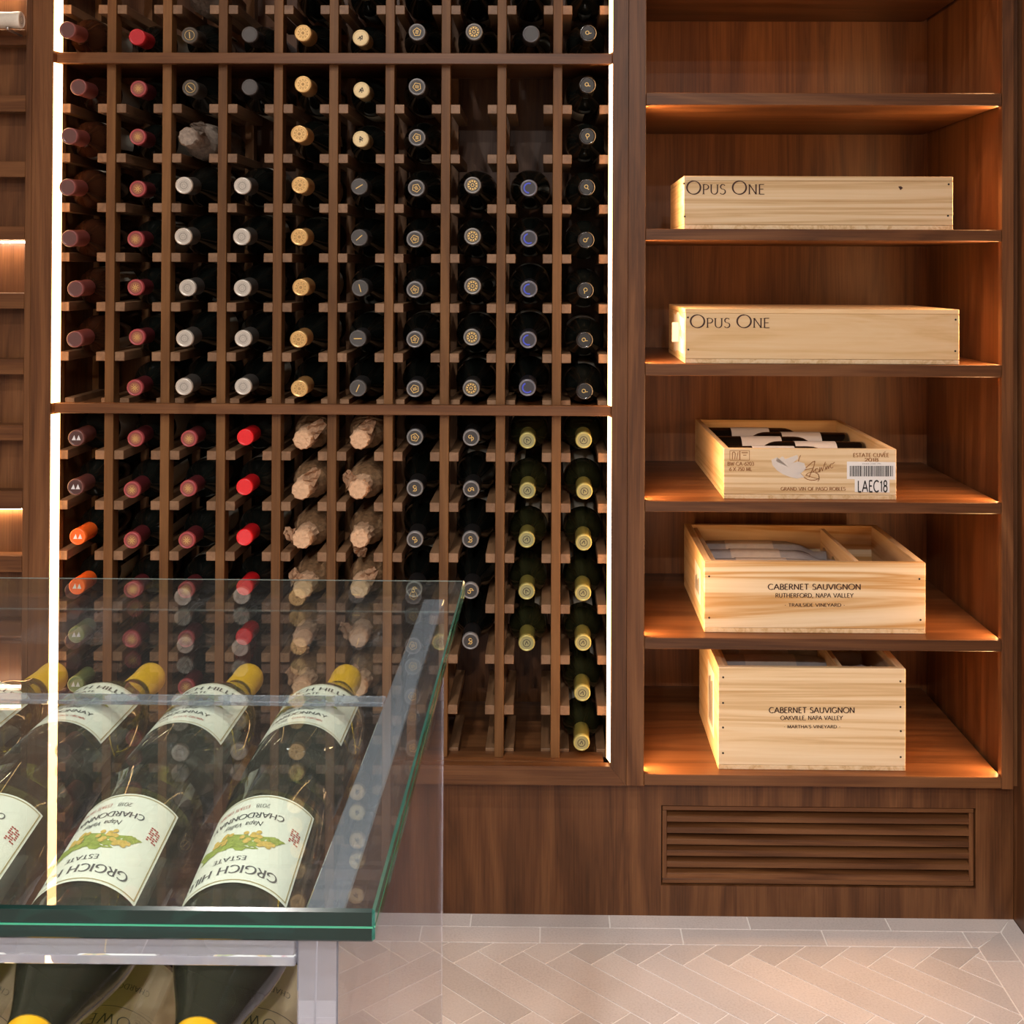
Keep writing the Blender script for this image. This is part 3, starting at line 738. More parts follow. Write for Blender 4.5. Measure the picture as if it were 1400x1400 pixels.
# paper wrapped bottles
def wrapped(base, tip, seed, label, group, mbody, mtip):
    rnd = random.Random(seed)
    t = thing('paper_wrapped_bottle', label, 'bottle', base, group)
    t.rotation_euler = aim(base, tip).to_euler()
    prof = [(.030, 0), (.0373, .003), (.0373, .05), (.0374, .10), (.0374, .15), (.0373, .178), (.0365, .192), (.0335, .203), (.0295, .213), (.0250, .224), (.0215, .236), (.0195, .247)]
    bm = lathe(prof, 30, cap0=True, cap1=False)
    for v in bm.verts:
        r = math.hypot(v.co.x, v.co.y); a = math.atan2(v.co.y, v.co.x)
        k = 1 - .05 * abs(math.sin(a * 7 + v.co.z * 60 + seed)) * (1 if v.co.z > .1 else .2) - rnd.uniform(0, .025)
        v.co.x *= k; v.co.y *= k
    w = obj('paper_wrap', bm, mbody, t, False, local=True)
    # crumpled paper pressed round the neck top
    bm = bmesh.new(); seg = 22
    prof = [(.0205, .238), (.0195, .250), (.0185, .266), (.0188, .282), (.0182, .294), (.0158, .300), (.009, .2995), (.0, .2985)]
    lathe(prof[:-1], seg, bm, cap0=False, cap1=True)
    for v in bm.verts:
        a = math.atan2(v.co.y, v.co.x); r = math.hypot(v.co.x, v.co.y)
        k = 1 + .06 * math.sin(a * 9 + seed * 2 + v.co.z * 90) + rnd.uniform(-.04, .04)
        v.co.x *= k; v.co.y *= k
        if v.co.z > .2985: v.co.z += rnd.uniform(-.0012, .0006)
    obj('paper_neck', bm, mtip, t, False, local=True)
    # loose twisted flap standing off the neck
    bm = bmesh.new(); a0 = rnd.uniform(.6, PI - .2) if rnd.random() < .8 else -1.6; L = rnd.uniform(.018, .030); n = 6; m = 4
    rows = []
    for i in range(n + 1):
        f = i / n; row = []
        for j in range(m + 1):
            g = j / m - .5
            wd = .030 * (1 - .45 * f) + rnd.uniform(-.001, .001)
            rr = .0175 + L * f; off = g * wd
            zz = .288 - .022 * f + .006 * math.sin(j * 2.6 + i * 1.3 + seed) + rnd.uniform(-.002, .002)
            row.append(bm.verts.new((rr * math.cos(a0) - off * math.sin(a0), rr * math.sin(a0) + off * math.cos(a0), zz)))
        rows.append(row)
    for a, b in zip(rows, rows[1:]):
        for j in range(m): bm.faces.new((a[j], a[j + 1], b[j + 1], b[j]))
    geom = bmesh.ops.solidify(bm, geom=list(bm.faces), thickness=.0007)
    obj('paper_flap', bm, mtip, t, False, local=True)
    return t

def tip_depth(c, x, y):
    xc = CXs[c]; dxy = ray(x, y); k = dxy.x / dxy.y
    if c < 6: return min(2.395, max(2.295, xc / k))
    return 2.372 if y > 580 else 2.335
def rack_bottle(c, sec, row, x, y, kind, where):
    """c column 0..9; sec t/u/l; row index below the rail"""
    Yt = tip_depth(c, x, y); tip = P(x, y, Yt)
    if sec == 't': zt = SEC_TOP[row] if row < 1 else (SEC_TOP[1] if row == 1 else Z_R1T + .005)
    elif sec == 'u': zt = SEC_UP[row] if row < 6 else Z_R2T + .005
    else: zt = SEC_LO[row] if row < 6 else Z_SILL + .005
    r = .0375 if kind in ('tb', 'tg') or KIND[kind][6] == 'bordeaux' else .0398
    half = (posts[c + 1][0] - posts[c][1]) / 2 - cw
    zb = zt + math.sqrt(r * r - half * half) + .0012
    mid = Vector((CXs[c], Yt + .20, zb + .001)); mid.z += .5 * abs(mid.z - tip.z) + .0006; tip.z = max(tip.z, mid.z - .009); d = (tip - mid).normalized(); base = tip - d * .30
    rail = {'t': 'upper', 'u': 'upper', 'l': 'lower'}[sec]
    pos = 'above' if sec == 't' else 'below'
    o = ORD[(2 - row) if sec == 't' else row]
    if kind in ('tb', 'tg'):
        dsc = 'bottle wrapped in brown tissue' if kind == 'tb' else 'bottle wrapped in grey tissue'
        wrapped(base, tip, c * 17 + row * 5 + (3 if sec == 'l' else 0), '%s, %s %s the %s rail%s' % (dsc, o, pos, rail, where), 'wrapped bottles in the rack', paper_brown if kind == 'tb' else paper_grey, paper_tip if kind == 'tb' else paper_grey)
        return
    spin = random.uniform(-.5, .5) if kind not in ('charline', 'greyline', 'script', 'shield', 'loop') else random.uniform(0, 3.1)
    if kind.startswith('peaks'): spin = 0
    bottle(kind, base, tip, '%s, %s %s the %s rail%s' % (KIND[kind][7], o, pos, rail, where), '%s bottles in the rack' % KIND[kind][7].split(' with ')[1], spin)
UP_Y = [121, 188, 256, 326, 395, 464, 533]
def column(c, sec, items, where=''):
    for it in items:
        row, x, y, k = it[:4]
        rack_bottle(c, sec, row, x, y, k, it[4] if len(it) > 4 else where)
# above the upper rail
for c, (x, y, k) in enumerate([(92, 45, 'rose'), (187, 53, 'redplain'), (259, 48, 'greyline'), (341, 47, 'grey'), (414, 45, 'gold'), (493, 52, 'cream'), (570, 52, 'shield'), (648, 53, 'ring'), (726, 47, 'plainblack'), (804, 45, 'loop')]):
    column(c, 't', [(2, x, y, k)])
for c, (x, y, k) in {2: (262, -12, 'tg'), 4: (414, -22, 'gold'), 5: (493, -20, 'cream'), 6: (570, -19, 'shield'), 7: (648, -19, 'ring'), 8: (726, -19, 'plainblack'), 9: (804, -22, 'loop')}.items():
    column(c, 't', [(1, x, y, k)])
# between the rails
column(0, 'u', [(r, x, y, 'rose') for r, (x, y) in enumerate([(107, 119), (95, 186), (92, 256), (95, 326), (103, 395), (102, 464)])])
column(1, 'u', [(r, x, y, 'redstar') for r, (x, y) in enumerate([(189, 121), (188, 187), (188, 258), (185, 327), (185, 393), (187, 461), (184, 531)])])
column(2, 'u', [(0, 260, 120, 'greyline'), (1, 256, 187, 'tg')] + [(r + 2, x, y, 'silver') for r, (x, y) in enumerate([(251, 259), (250, 329), (256, 398), (252, 469), (251, 538)])], ', beside the red-star column')
column(3, 'u', [(0, 341, 119, 'grey')] + [(r + 2, x, y, 'silver') for r, (x, y) in enumerate([(331, 259), (330, 329), (331, 398), (332, 468), (332, 536)])], ', beside the gold-capsule column')
column(4, 'u', [(r, x, y, 'gold') for r, (x, y) in enumerate([(414, 115), (409, 183), (410, 253), (409, 324), (411, 393), (408, 464), (409, 532)])])
column(5, 'u', [(0, 494, 123, 'cream'), (1, 493, 190, 'cream')] + [(r + 2, x, y, 'charline') for r, (x, y) in enumerate([(491, 255), (491, 325), (492, 394), (489, 463), (489, 532)])])
column(6, 'u', [(r, x, y, 'shield') for r, (x, y) in enumerate([(570, 120), (570, 189), (569, 257), (567, 327), (567, 396), (567, 464), (567, 533)])])
column(7, 'u', [(r + 2, x, y, 'ring') for r, (x, y) in enumerate([(646, 253), (646, 323), (646, 391), (645, 461), (644, 531)])])
column(8, 'u', [(r + 2, x, y, 'blue') for r, (x, y) in enumerate([(723, 260), (723, 330), (723, 400), (722, 469), (721, 538)])])
column(9, 'u', [(r, x, y, 'loop') for r, (x, y) in enumerate([(803, 116), (803, 186), (802, 256), (801, 328), (800, 397), (799, 465), (799, 535)])])
# below the lower rail
column(0, 'l', [(0, 104, 599, 'peaks'), (1, 103, 666, 'peaks'), (2, 106, 734, 'peakso'), (3, 105, 802, 'peakso'), (4, 104, 868, 'peaksg'), (5, 103, 936, 'peaksg')])
column(1, 'l', [(r, x, y, 'redstar') for r, (x, y) in enumerate([(185, 600), (180, 670), (180, 739), (180, 807), (178, 874), (178, 942)])], ', beside the twin-peak column')
column(2, 'l', [(r, x, y, 'redstar') for r, (x, y) in enumerate([(258, 600), (257, 668), (255, 739), (254, 807), (254, 874), (254, 940)])], ', beside the scarlet column')
column(3, 'l', [(r, x, y, 'scarlet') for r, (x, y) in enumerate([(335, 598), (334, 666), (334, 735), (334, 803), (333, 871)])])
column(4, 'l', [(r, x, y, 'tb') for r, (x, y) in enumerate([(413, 602), (411, 671), (412, 738), (413, 806), (412, 873), (411, 941)])], ', beside the scarlet column')
column(5, 'l', [(r, x, y, 'tb') for r, (x, y) in enumerate([(491, 603), (489, 670), (491, 737), (491, 806), (489, 873), (488, 941)])], ', beside the shield-capsule column')
column(6, 'l', [(0, 567, 603, 'shield')] + [(r + 1, x, y, 'script') for r, (x, y) in enumerate([(567, 671), (567, 738), (566, 806)])], ', beside the tissue-wrapped column')
column(7, 'l', [(r, x, y, 'script') for r, (x, y) in enumerate([(644, 603), (644, 670), (643, 738), (643, 808), (643, 877)])], ', beside the olive-gold column')
column(8, 'l', [(r, x, y, 'pale') for r, (x, y) in enumerate([(721, 603), (721, 671), (720, 738), (720, 809), (720, 881)])], ', beside the script-capsule column')
column(9, 'l', [(r, x, y, 'pale') for r, (x, y) in enumerate([(798, 602), (799, 674), (798, 742), (797, 811), (797, 879), (796, 948), (795, 1016)])], ', beside the light strip')

# ================================================================== NARROW SLATTED RACK
XLS = P(33, 400, YF).x
sr = thing('slatted_display_rack', 'narrow walnut slatted display rack with horizontal slats over a lit back panel', 'display rack', (-1.13, YF, Z_FB))
XL0 = -1.42
obj('stile', bx(XLS, XL2 - .0006, YF, YF + .02, Z_FB, TOP, .0008), walnut[2], sr)
obj('back_panel', bx(XL0, XLS + .01, YF + .034, YF + .046, Z_FB, TOP), walnut[2], sr)
slats = [(40, 61), (130, 152.5), (220.5, 242), (309.5, 328), (400.5, 422), (490.5, 512), (581, 602.5), (671, 696), (760, 782.5), (851, 873), (941, 963), (1031, 1053)]
for a, b in slats:
    obj('slat', bx(XL0, XLS - .0005, YF + .001, YF + .0335, P(16, b, YF).z, P(16, a, YF).z, .0008), walnut[0], sr)
for a in (329.5, 697.0, -33):
    zz = P(16, a, YF).z
    o = obj('led_strip', bx(XL0, XLS - .001, YF + (.026 if a == 697.0 else .006), YF + (.032 if a == 697.0 else .012), zz - .0035, zz - .0005), led_slat)
    tag(o, 'thin bright light strip under a slat of the narrow rack, near the %s' % {329.5: 'middle', 697.0: 'bottom', -33: 'top'}[a], 'light strip', 'slatted rack light strips')
obj('slat', bx(XL0, XLS - .0005, YF + .001, YF + .0335, P(16, -33, YF).z, P(16, -51, YF).z, .0008), walnut[0], sr)
# bottle lying on pegs
ya = YF - .046
tp = P(30, 27.5, ya)
b_ = tp + Vector((-.30, 0, 0))
KIND['white'] = ((.72, .66, .56), .35, 0, .2, 'disc', 'dark', 'bordeaux', '')
t = bottle('white', b_, tp, 'bottle with bright white capsule lying along the top slat of the narrow rack', None, 0, lab=False)
zn = tp.z - .0162
for x, zz in ((P(15, 30, ya).x, zn), (b_.x + .06, tp.z - .0375)):
    obj('peg', tube([(x, YF + .034, zz - .0036), (x, ya - .012, zz - .0036), (x, ya - .016, zz - .0005)], .0024), peg_metal, sr, True)

# ================================================================== WOODEN CRATES
def crate(label, px0, px1, pyt, zb, Yf, depth, front, side, th=.011, lid=False, base_th=.008):
    """crate with its front's upper corners at pixels (px0,pyt),(px1,pyt), standing on a shelf"""
    x0, x1, zt = P(px0, pyt, Yf).x, P(px1, pyt, Yf).x, P((px0 + px1) / 2, pyt, Yf).z
    zb += .0003
    t = thing('wine_crate', label, 'crate', ((x0 + x1) / 2, Yf + depth / 2, zb))
    yb = Yf + depth
    obj('bottom_board', bx(x0, x1, Yf, yb, zb, zb + base_th, .0006), side, t)
    z0 = zb + base_th + .0004
    zs = zt - (.009 if lid else 0)
    f = obj('front_panel', bx(x0, x1, Yf, Yf + th, z0, zs if lid else zt, .0008), front, t)
    obj('back_panel', bx(x0, x1, yb - th, yb, z0, zs, .0008), front, t)
    obj('side_panel', bx(x0, x0 + th * 1.1, Yf + th + .0002, yb - th - .0002, z0, zs, .0008), side, t)
    obj('side_panel', bx(x1 - th * 1.1, x1, Yf + th + .0002, yb - th - .0002, z0, zs, .0008), side, t)
    if lid: obj('lid', bx(x0, x1, Yf + .0, yb, zs + .0002, zt, .0008), front, t)
    return t, x0, x1, zb, zt, f
def nails(t, f, pts, Yf):
    for x, y in pts:
        p = P(x, y, Yf)
        bm = lathe([(.0019, -.0004), (.0019, .0006)], 10)
        bmesh.ops.rotate(bm, verts=bm.verts, cent=(0, 0, 0), matrix=Matrix.Rotation(PI / 2, 3, 'X'))
        bmesh.ops.translate(bm, verts=bm.verts, vec=p)
        obj('nail', bm, nail_mat, f)
PR = .0007      # print stands this far off the board
Y1 = 2.358
t, x0, x1, zb, zt, f = crate('closed pine wine crate with branded name on the shelf above the other lettered long crate', 935, 1303, 241, SHZ[2], Y1, .26, pine, pine_y, lid=True)
bm = bmesh.new(); text_px(bm, 'OPUS ONE', 939, 1044.5, 265.5, 247.5, Y1 - PR, weight=.12, small=.74, track=.14); obj('printed_name', bm, ink_brown, f)
nails(t, f, [(935, 251), (936, 296), (1297, 252), (1296, 295)], Y1)
bm = bmesh.new(); poly_px(bm, [(1228, 255), (1232, 254.6), (1234.5, 257), (1231, 260)], Y1 - PR); obj('wood_knot', bm, ink_brown, f)

Y2 = 2.352
t, x0, x1, zb, zt, f = crate('pale pine wine crate with branded name and a torn side label with plastic tab', 936.5, 1311.5, 422.5, SHZ[3], Y2, .315, pine_pale, pine_y, lid=True)
bm = bmesh.new(); text_px(bm, 'OPUS ONE', 944, 1051.5, 448, 430.5, Y2 - PR, weight=.12, small=.74, track=.14); obj('printed_name', bm, ink_brown, f)
nails(t, f, [(940.5, 434), (941, 478), (1306.5, 437), (1306, 480)], Y2)
bm = bmesh.new()
rows = []
for i in range(7):
    yy = Y2 + .02 + .03 * i
    rows.append((bm.verts.new((x0 - .0006, yy, zb + .012 + random.uniform(0, .008))), bm.verts.new((x0 - .0006, yy, zt - .010 - random.uniform(0, .01)))))
for a, b in zip(rows, rows[1:]): bm.faces.new((a[0], b[0], b[1], a[1]))
obj('side_label', bm, sticker, t)
bm = bmesh.new()
for k in range(9):
    yy = Y2 + .03 + .018 * k; h = random.uniform(.01, .03)
    zc = (zb + zt) / 2 + random.uniform(-.01, .01)
    bm.faces.new([bm.verts.new((x0 - .0011, yy, zc - h / 2)), bm.verts.new((x0 - .0011, yy + .006, zc - h / 2)), bm.verts.new((x0 - .0011, yy + .006, zc + h / 2)), bm.verts.new((x0 - .0011, yy, zc + h / 2))])
obj('side_print', bm, ink_grey, t)
pt = obj('plastic_tab', bx(x0 - .0145, x0 - .001, Y2 + .10, Y2 + .102, zb + .034, zb + .072, .0006), plastic, t)

Y3 = 2.368
t3, x30, x31, z3b, z3t, f3 = crate('open pine crate of dark bottles with script logo and barcode sticker', 989.5, 1225.5, 613.5, SHZ[4], Y3, .462, pine, pine_y, th=.010)
cc = lambda a, b: (930 + .22857 * a, 540 + .22857 * b)
def tx3(bm, s, a0, a1, b0, b1, **k):
    p, q = cc(a0, b0), cc(a1, b1); text_px(bm, s, p[0], q[0], p[1], q[1], Y3 - PR, **k)
bm = bmesh.new()
tx3(bm, 'BW-CA-6203', 283, 440, 422, 401, weight=.22); tx3(bm, '6 X 750 ML', 294, 428, 454, 433, weight=.22)
tx3(bm, 'GRAND VIN OF PASO ROBLES', 602, 988, 571, 552, weight=.22)
tx3(bm, 'ESTATE CUVEE', 1035, 1248, 371, 349, weight=.22); tx3(bm, '2018', 1104, 1184, 398, 378, weight=.2)
def line3(bm, pts, w=.0009):
    ps = [P(*cc(a, b), Y3 - PR) for a, b in pts]
    for p, q in zip(ps, ps[1:]):
        d = (q - p).normalized(); n_ = Vector((-d.z, 0, d.x)) * w / 2
        bm.faces.new([bm.verts.new(v) for v in (p + n_, p - n_, q - n_, q + n_)])
line3(bm, [(1215, 346), (1228, 338)])
for a in ((297, 333, 355, 390), (358, 333, 414, 390)):
    line3(bm, [(a[0], a[1]), (a[2], a[1]), (a[2], a[3]), (a[0], a[3]), (a[0], a[1])])
line3(bm, [(312, 385), (312, 345), (322, 340), (330, 350), (326, 385)], .0014); line3(bm, [(338, 385), (346, 340)], .0012)
line3(bm, [(366, 345), (405, 345)], .0016); line3(bm, [(376, 360), (396, 360)], .0012)
obj('branded_lettering', bm, ink_burn, f3)
bm = bmesh.new()   # flourishing script logo
S = lambda pts, w=.0011: line3(bm, pts, w)
S(arc(790, 415, 85, 95, 60, 215, 18), .0013)                                 # big sweep of the capital
S([(690, 478), (720, 462), (752, 435), (790, 402), (806, 396), (800, 425), (780, 470), (770, 492)], .0015)
S([(745, 448), (778, 440), (800, 436)], .0010)
S([(792, 440), (796, 462), (812, 440)], .0012); S(arc(818, 452, 9, 12, 30, 320, 10), .0012)
S([(828, 462), (836, 432), (834, 462), (846, 432), (850, 455)], .0012); S([(850, 455), (868, 400)], .0013); S([(856, 418), (876, 412)], .0009)
S([(866, 448), (872, 428), (874, 446), (884, 424), (886, 442), (894, 424), (898, 418)], .0012); S(arc(906, 424, 9, 13, 20, 300, 10) + [(924, 402)], .0012)
S(arc(790, 495, 42, 34, 200, 400, 16), .0011); S([(752, 480), (832, 505), (826, 470)], .0009)
obj('script_logo', bm, ink_burn, f3)
bm = bmesh.new()
tp_ = [(545, 388), (580, 372), (572, 395), (612, 366), (628, 384), (660, 372), (700, 358), (706, 380), (668, 408), (704, 398), (742, 408), (752, 440), (720, 470), (742, 492), (700, 500), (660, 492), (618, 476), (580, 452), (552, 420)]
cx_, cy_ = 645, 430
for a, b in zip(tp_, tp_[1:] + tp_[:1]):
    poly_px(bm, [cc(*a), cc(*b), cc(cx_, cy_)], Y3 - .0010)
obj('torn_tape', bm, glass_thin('torn_tape_film', (.96, .95, .94), rough=.35, ior=1.45, dust=.55), f3)
bm = bmesh.new(); poly_px(bm, [cc(997, 398), cc(1288, 402), cc(1288, 507), cc(997, 503)], Y3 - PR); obj('barcode_sticker', bm, sticker, f3)
bm = bmesh.new(); poly_px(bm, [cc(1044, 503), cc(1252, 507), cc(1252, 584), cc(1044, 580)], Y3 - .0011); st = obj('code_sticker', bm, sticker, f3)
bm = bmesh.new()
rb = random.Random(3); x = 1014
while x < 1272:
    w = rb.choice((2, 3, 4, 6)); poly_px(bm, [cc(x, 424), cc(min(x + w, 1274), 424), cc(min(x + w, 1274), 487), cc(x, 487)], Y3 - .0014); x += w + rb.choice((2, 3, 4, 5))
p, q = cc(1062, 579), cc(1238, 513); text_px(bm, 'LAEC18', p[0], q[0], p[1], q[1], Y3 - .0018, weight=.15, contrast=.95, serif=False, track=.16)
p, q = cc(1090, 415), cc(1200, 408); text_px(bm, 'ESTATE CUVEE 2018', p[0], q[0], p[1], q[1], Y3 - .0014, weight=.1, serif=False)
obj('sticker_print', bm, ink_black, f3)
LB['up'] = label_mesh('bordeaux', .062, .148, -80, 80, sticker)
LBN = mesh_of('neck_label', lathe([(.0176, .2265), (.0164, .233)], 24, cap0=False, cap1=False), sticker, True)
for k in range(6):
    y = Y3 + .011 + .0733 * (k + .5) + .0; z = z3b + .0085 + .0376
    a, b = Vector((x30 + .0125, y, z)), Vector((x31 - .0125, y, z))
    if (x31 - x30) < .325: a.x = (x30 + x31) / 2 - .150; b.x = a.x + .300
    if k % 2 == 0: a, b = b, a
    dd = (b - a).normalized()
    bt = thing('wine_bottle', 'white-labelled dark bottle in the script-logo crate, %s back from its front panel' % ORD[k], 'bottle', a, 'bottles in the open script-logo crate')
    bt.rotation_euler = aim(a, b).to_euler(); bt.scale = (.965, .965, .965)
    link_mesh('bottle_glass', bottle_mesh['bordeaux', 'dark'], bt); link_mesh('capsule', capsule((.014, .013, .014), 'bordeaux', .35), bt)
    l = link_mesh('paper_label', LB['up'], bt)
    R3 = aim(a, b).to_3x3(); up = R3.transposed() @ Vector((0, -.35, 1)); l.rotation_euler = (0, 0, math.atan2(up.y, up.x))
    link_mesh('neck_label', LBN, bt)

# two crates of tissue-wrapped bottles
tissue = plain('pale_grey_tissue', (.42, .41, .42), .6, noise=.12, nscale=60, bump=.5)
tis_lab = plain('label_seen_through_tissue', (.62, .55, .48), .65, noise=.08, nscale=90)
def tissue_bottle(a, b, seed, label, group):
    rnd = random.Random(seed)
    t = thing('tissue_wrapped_bottle', label, 'bottle', a, group); t.rotation_euler = aim(a, b).to_euler()
    prof = [(.0, 0), (.034, .001), (.0385, .006), (.0388, .05), (.0385, .10), (.0388, .15), (.038, .178), (.036, .192), (.030, .207), (.023, .220), (.019, .235), (.018, .262), (.021, .280), (.016, .292), (.019, .299), (.008, .296)]
    bm = lathe(prof[1:], 28)
    for v in bm.verts:
        k = 1 + rnd.uniform(-.02, .012) if v.co.z < .19 else 1 + rnd.uniform(-.09, .07)
        v.co.x *= k; v.co.y *= k
    obj('tissue_wrap', bm, tissue, t, True, local=True)
    bm = bmesh.new(); r = .0402; n = 12
    lo = [bm.verts.new((r * math.cos(math.radians(-65 + 130 * k / n)), r * math.sin(math.radians(-65 + 130 * k / n)), .045)) for k in range(n + 1)]
    hi = [bm.verts.new((v.co.x, v.co.y, .145)) for v in lo]
    for k in range(n): bm.faces.new((lo[k], lo[k + 1], hi[k + 1], hi[k]))
    l = obj('paper_label', bm, tis_lab, t, True, local=True)
    up = aim(a, b).to_3x3().transposed() @ Vector((0, -.3, 1)); l.rotation_euler = (0, 0, math.atan2(up.y, up.x))
    return t
def estate_crate(label, px0, px1, pyt, zb, Yf, depth, front, lines, nail_pts, div_px, org, sc, ncen, nw, hz):
    t, x0, x1, zb, zt, f = crate(label, px0, px1, pyt, zb, Yf, depth, front, pine_y, th=.013)
    bm = bmesh.new()
    for s, a0, a1, b0, b1 in lines:
        text_px(bm, s, org[0] + sc * a0, org[0] + sc * a1, org[1] + sc * b0, org[1] + sc * b1, Yf - PR, weight=.19, contrast=.6)
    obj('branded_lettering', bm, ink_brown, f)
    nails(t, f, nail_pts, Yf)
    nz = zb + hz
    for xd in div_px:
        xx = P(xd, pyt, Yf).x
        ya_, yb_, zl, zh = Yf + .0135, Yf + depth - .0135, zb + (.0288 if depth > .33 else .0085), zt - .006
        if xd is div_px[0]: bm = bx(xx - .004, xx + .004, ya_, yb_, zl, zh, .0006)
        else:                                     # the far divider is notched for the necks
            pts = [(ya_, zl)]
            for yc_ in ncen: pts += [(yc_ - nw, zl)] + [(yc_ - nw * math.cos(PI * j / 6), nz - nw + nw * math.sin(PI * j / 6) + nw * .35) for j in range(7)] + [(yc_ + nw, zl)]
            pts += [(yb_, zl), (yb_, zh), (ya_, zh)]
            bm = bmesh.new(); n_ = len(pts)
            A = [bm.verts.new((xx - .004, *p)) for p in pts]; B = [bm.verts.new((xx + .004, *p)) for p in pts]
            bm.faces.new(A); bm.faces.new(B[::-1])
            for i in range(n_): bm.faces.new((A[i], B[i], B[(i + 1) % n_], A[(i + 1) % n_]))
        obj('inner_divider', bm, pine_y, t)
    # paper sticker on the end panel
    obj('end_sticker', bx(x0 - .0007, x0 - .0001, Yf + .06, Yf + .15, zb + .035, zt - .03), sticker, t)
    bm = bmesh.new()
    for k in range(6):
        yy = Yf + .075 + k * .011
        bm.faces.new([bm.verts.new(v) for v in ((x0 - .0011, yy, zb + .05), (x0 - .0011, yy + .005, zb + .05), (x0 - .0011, yy + .005, zt - .05 - .004 * (k % 3)), (x0 - .0011, yy, zt - .05 - .004 * (k % 3)))])
    obj('sticker_print', bm, ink_grey, t)
    return x0, x1, zb, zt
o4, s4 = (920, 690), .26429
Y4 = 2.378
x0, x1, zb, zt = estate_crate('open pine crate branded trailside vineyard with wavy grain and wrapped bottles', 963, 1265.4, 768.5, SHZ[5], Y4, .355, pine_fig,
    [('CABERNET SAUVIGNON', 493, 972, 439, 411), ('RUTHERFORD, NAPA VALLEY', 531, 933, 480, 459), ('- TRAILSIDE VINEYARD -', 578, 890, 527, 511)],
    [(969.5, 788), (969.5, 844.5), (1257, 791.5), (1258.5, 847.5)], (979.5, 1178), o4, s4, [Y4 + .0145 + .0815 * (k + .5) for k in range(4)], .026, .0688 + .017)
obj('inner_cradle', bx(x0 + .016, x1 - .016, Y4 + .0140, Y4 + .355 - .0140, zb + .0085, zb + .0283), pine_y, bpy.data.objects['wine_crate.003'])
for k in range(4):
    y = Y4 + .0145 + .0815 * (k + .5); a = Vector((x0 + .0335, y, zb + .0288 + .0400))
    tissue_bottle(a, a + Vector((.30, 0, 0)), k, 'pale grey tissue-wrapped bottle in the wavy-grained crate, %s back from its front' % ORD[k], 'bottles in the trailside crate')
Y5 = 2.366
x0, x1, zb, zt = estate_crate('tall open pine crate with four nails up each edge, on the bottom cabinet shelf', 982.3, 1238.2, 913.3, SHZ[6], Y5, .30, pine,
    [('CABERNET SAUVIGNON', 498, 940, 1077, 1049), ('OAKVILLE, NAPA VALLEY', 557, 877, 1113, 1093), ("- MARTHA'S VINEYARD -", 574, 866, 1156, 1141)],
    [(988.7, 926), (988.5, 961), (988.5, 994.5), (988.5, 1029.5), (1231, 931.5), (1231, 966.5), (1231.5, 999.5), (1231.3, 1035)], (996, 1154), o4, s4, [Y5 + .0145 + .0895 * (k + .5) for k in range(3)], .034, .129 + .022)
for k in range(6):
    y = Y5 + .0145 + .0895 * (k % 3 + .5); a = Vector(((x0 + x1) / 2 - .15, y, zb + .0085 + .0400 + (.0805 if k > 2 else 0)))
    tissue_bottle(a, a + Vector((.30, 0, 0)), 20 + k, 'tissue-wrapped bottle in the tall crate, %s layer, %s back from its front' % (('lower', 'upper')[k // 3], ORD[k % 3]), 'bottles in the tall crate')

# ================================================================== GLASS TOPPED DISPLAY TABLE
ZG = CAM_H - .365
GT = .0189
fr_, nr_ = PZ(635.5, 793.5, ZG), PZ(513, 1244, ZG)
GX1 = (fr_.x + nr_.x) / 2
GYN, GYF = nr_.y, fr_.y
GX0 = -1.00
tb = thing('display_table', 'clear acrylic bottle display table with a thick green-edged glass top', 'table', ((GX0 + GX1) / 2, (GYN + GYF) / 2, 0))
bm = bx(GX0, GX1, GYN, GYF, ZG - GT, ZG, .0016)
gt = obj('glass_top', bm, top_glass, tb)
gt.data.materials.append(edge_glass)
gt.data.materials.append(rear_edge); gt.data.materials.append(side_edge); gt.data.materials.append(plain('painted_edge_highlight', (.50, .62, .58), .12, spec=.8))  # rear chamfer colour is a painted highlight along the rear edge
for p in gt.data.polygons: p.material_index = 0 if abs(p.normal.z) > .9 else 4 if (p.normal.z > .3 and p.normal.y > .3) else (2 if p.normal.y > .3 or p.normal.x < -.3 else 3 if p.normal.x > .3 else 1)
ZGB = ZG - GT - .0004
glow_paint = plain('painted_green_glow', (.004, .22, .12), .15, spec=.6)  # painted green line for the light gathered inside the glass edge
obj('edge_glow_line', bx(GX0 + .001, GX1 - .001, GYN - .00025, GYN + .0006, ZG - GT * .56, ZG - GT * .50), glow_paint, tb)
obj('edge_glow_line', bx(GX1 - .0006, GX1 + .00025, GYN + .001, GYF - .001, ZG - GT * .56, ZG - GT * .50), glow_paint, tb)
PXO = P(462, 1340, .735).x
PXI = PXO - .024
YN_, YF_ = .735, GYF - .012
obj('side_panel', bx(PXI, PXO, YN_, YF_, .0005, ZGB, .001), acrylic_solid, tb)
obj('side_panel', bx(GX0 + .03, GX0 + .054, YN_, YF_, .0005, ZGB, .001), acrylic_solid, tb)
ZU = CAM_H - .433                          # axis of the upper bottles at the middle
obj('front_rail', bx(GX0 + .0545, PXI - .0005, .733, .751, ZGB - .0205, ZGB, .0008), acrylic_solid, tb)
yc = PZ(300, 954, ZGB).y
obj('cross_rail', bx(GX0 + .0545, PXI - .0005, yc - .009, yc + .009, ZGB - .0042, ZGB, .0008), acrylic_solid, tb)
obj('rear_rail', bx(GX0 + .0545, PXI - .0005, YF_ - .02, YF_ - .002, ZGB - .05, ZGB), acrylic, tb)
RB = .042
pitch_b = .104
BX = [-.2135 - pitch_b * k for k in range(7)]
TILT = math.radians(9.5)
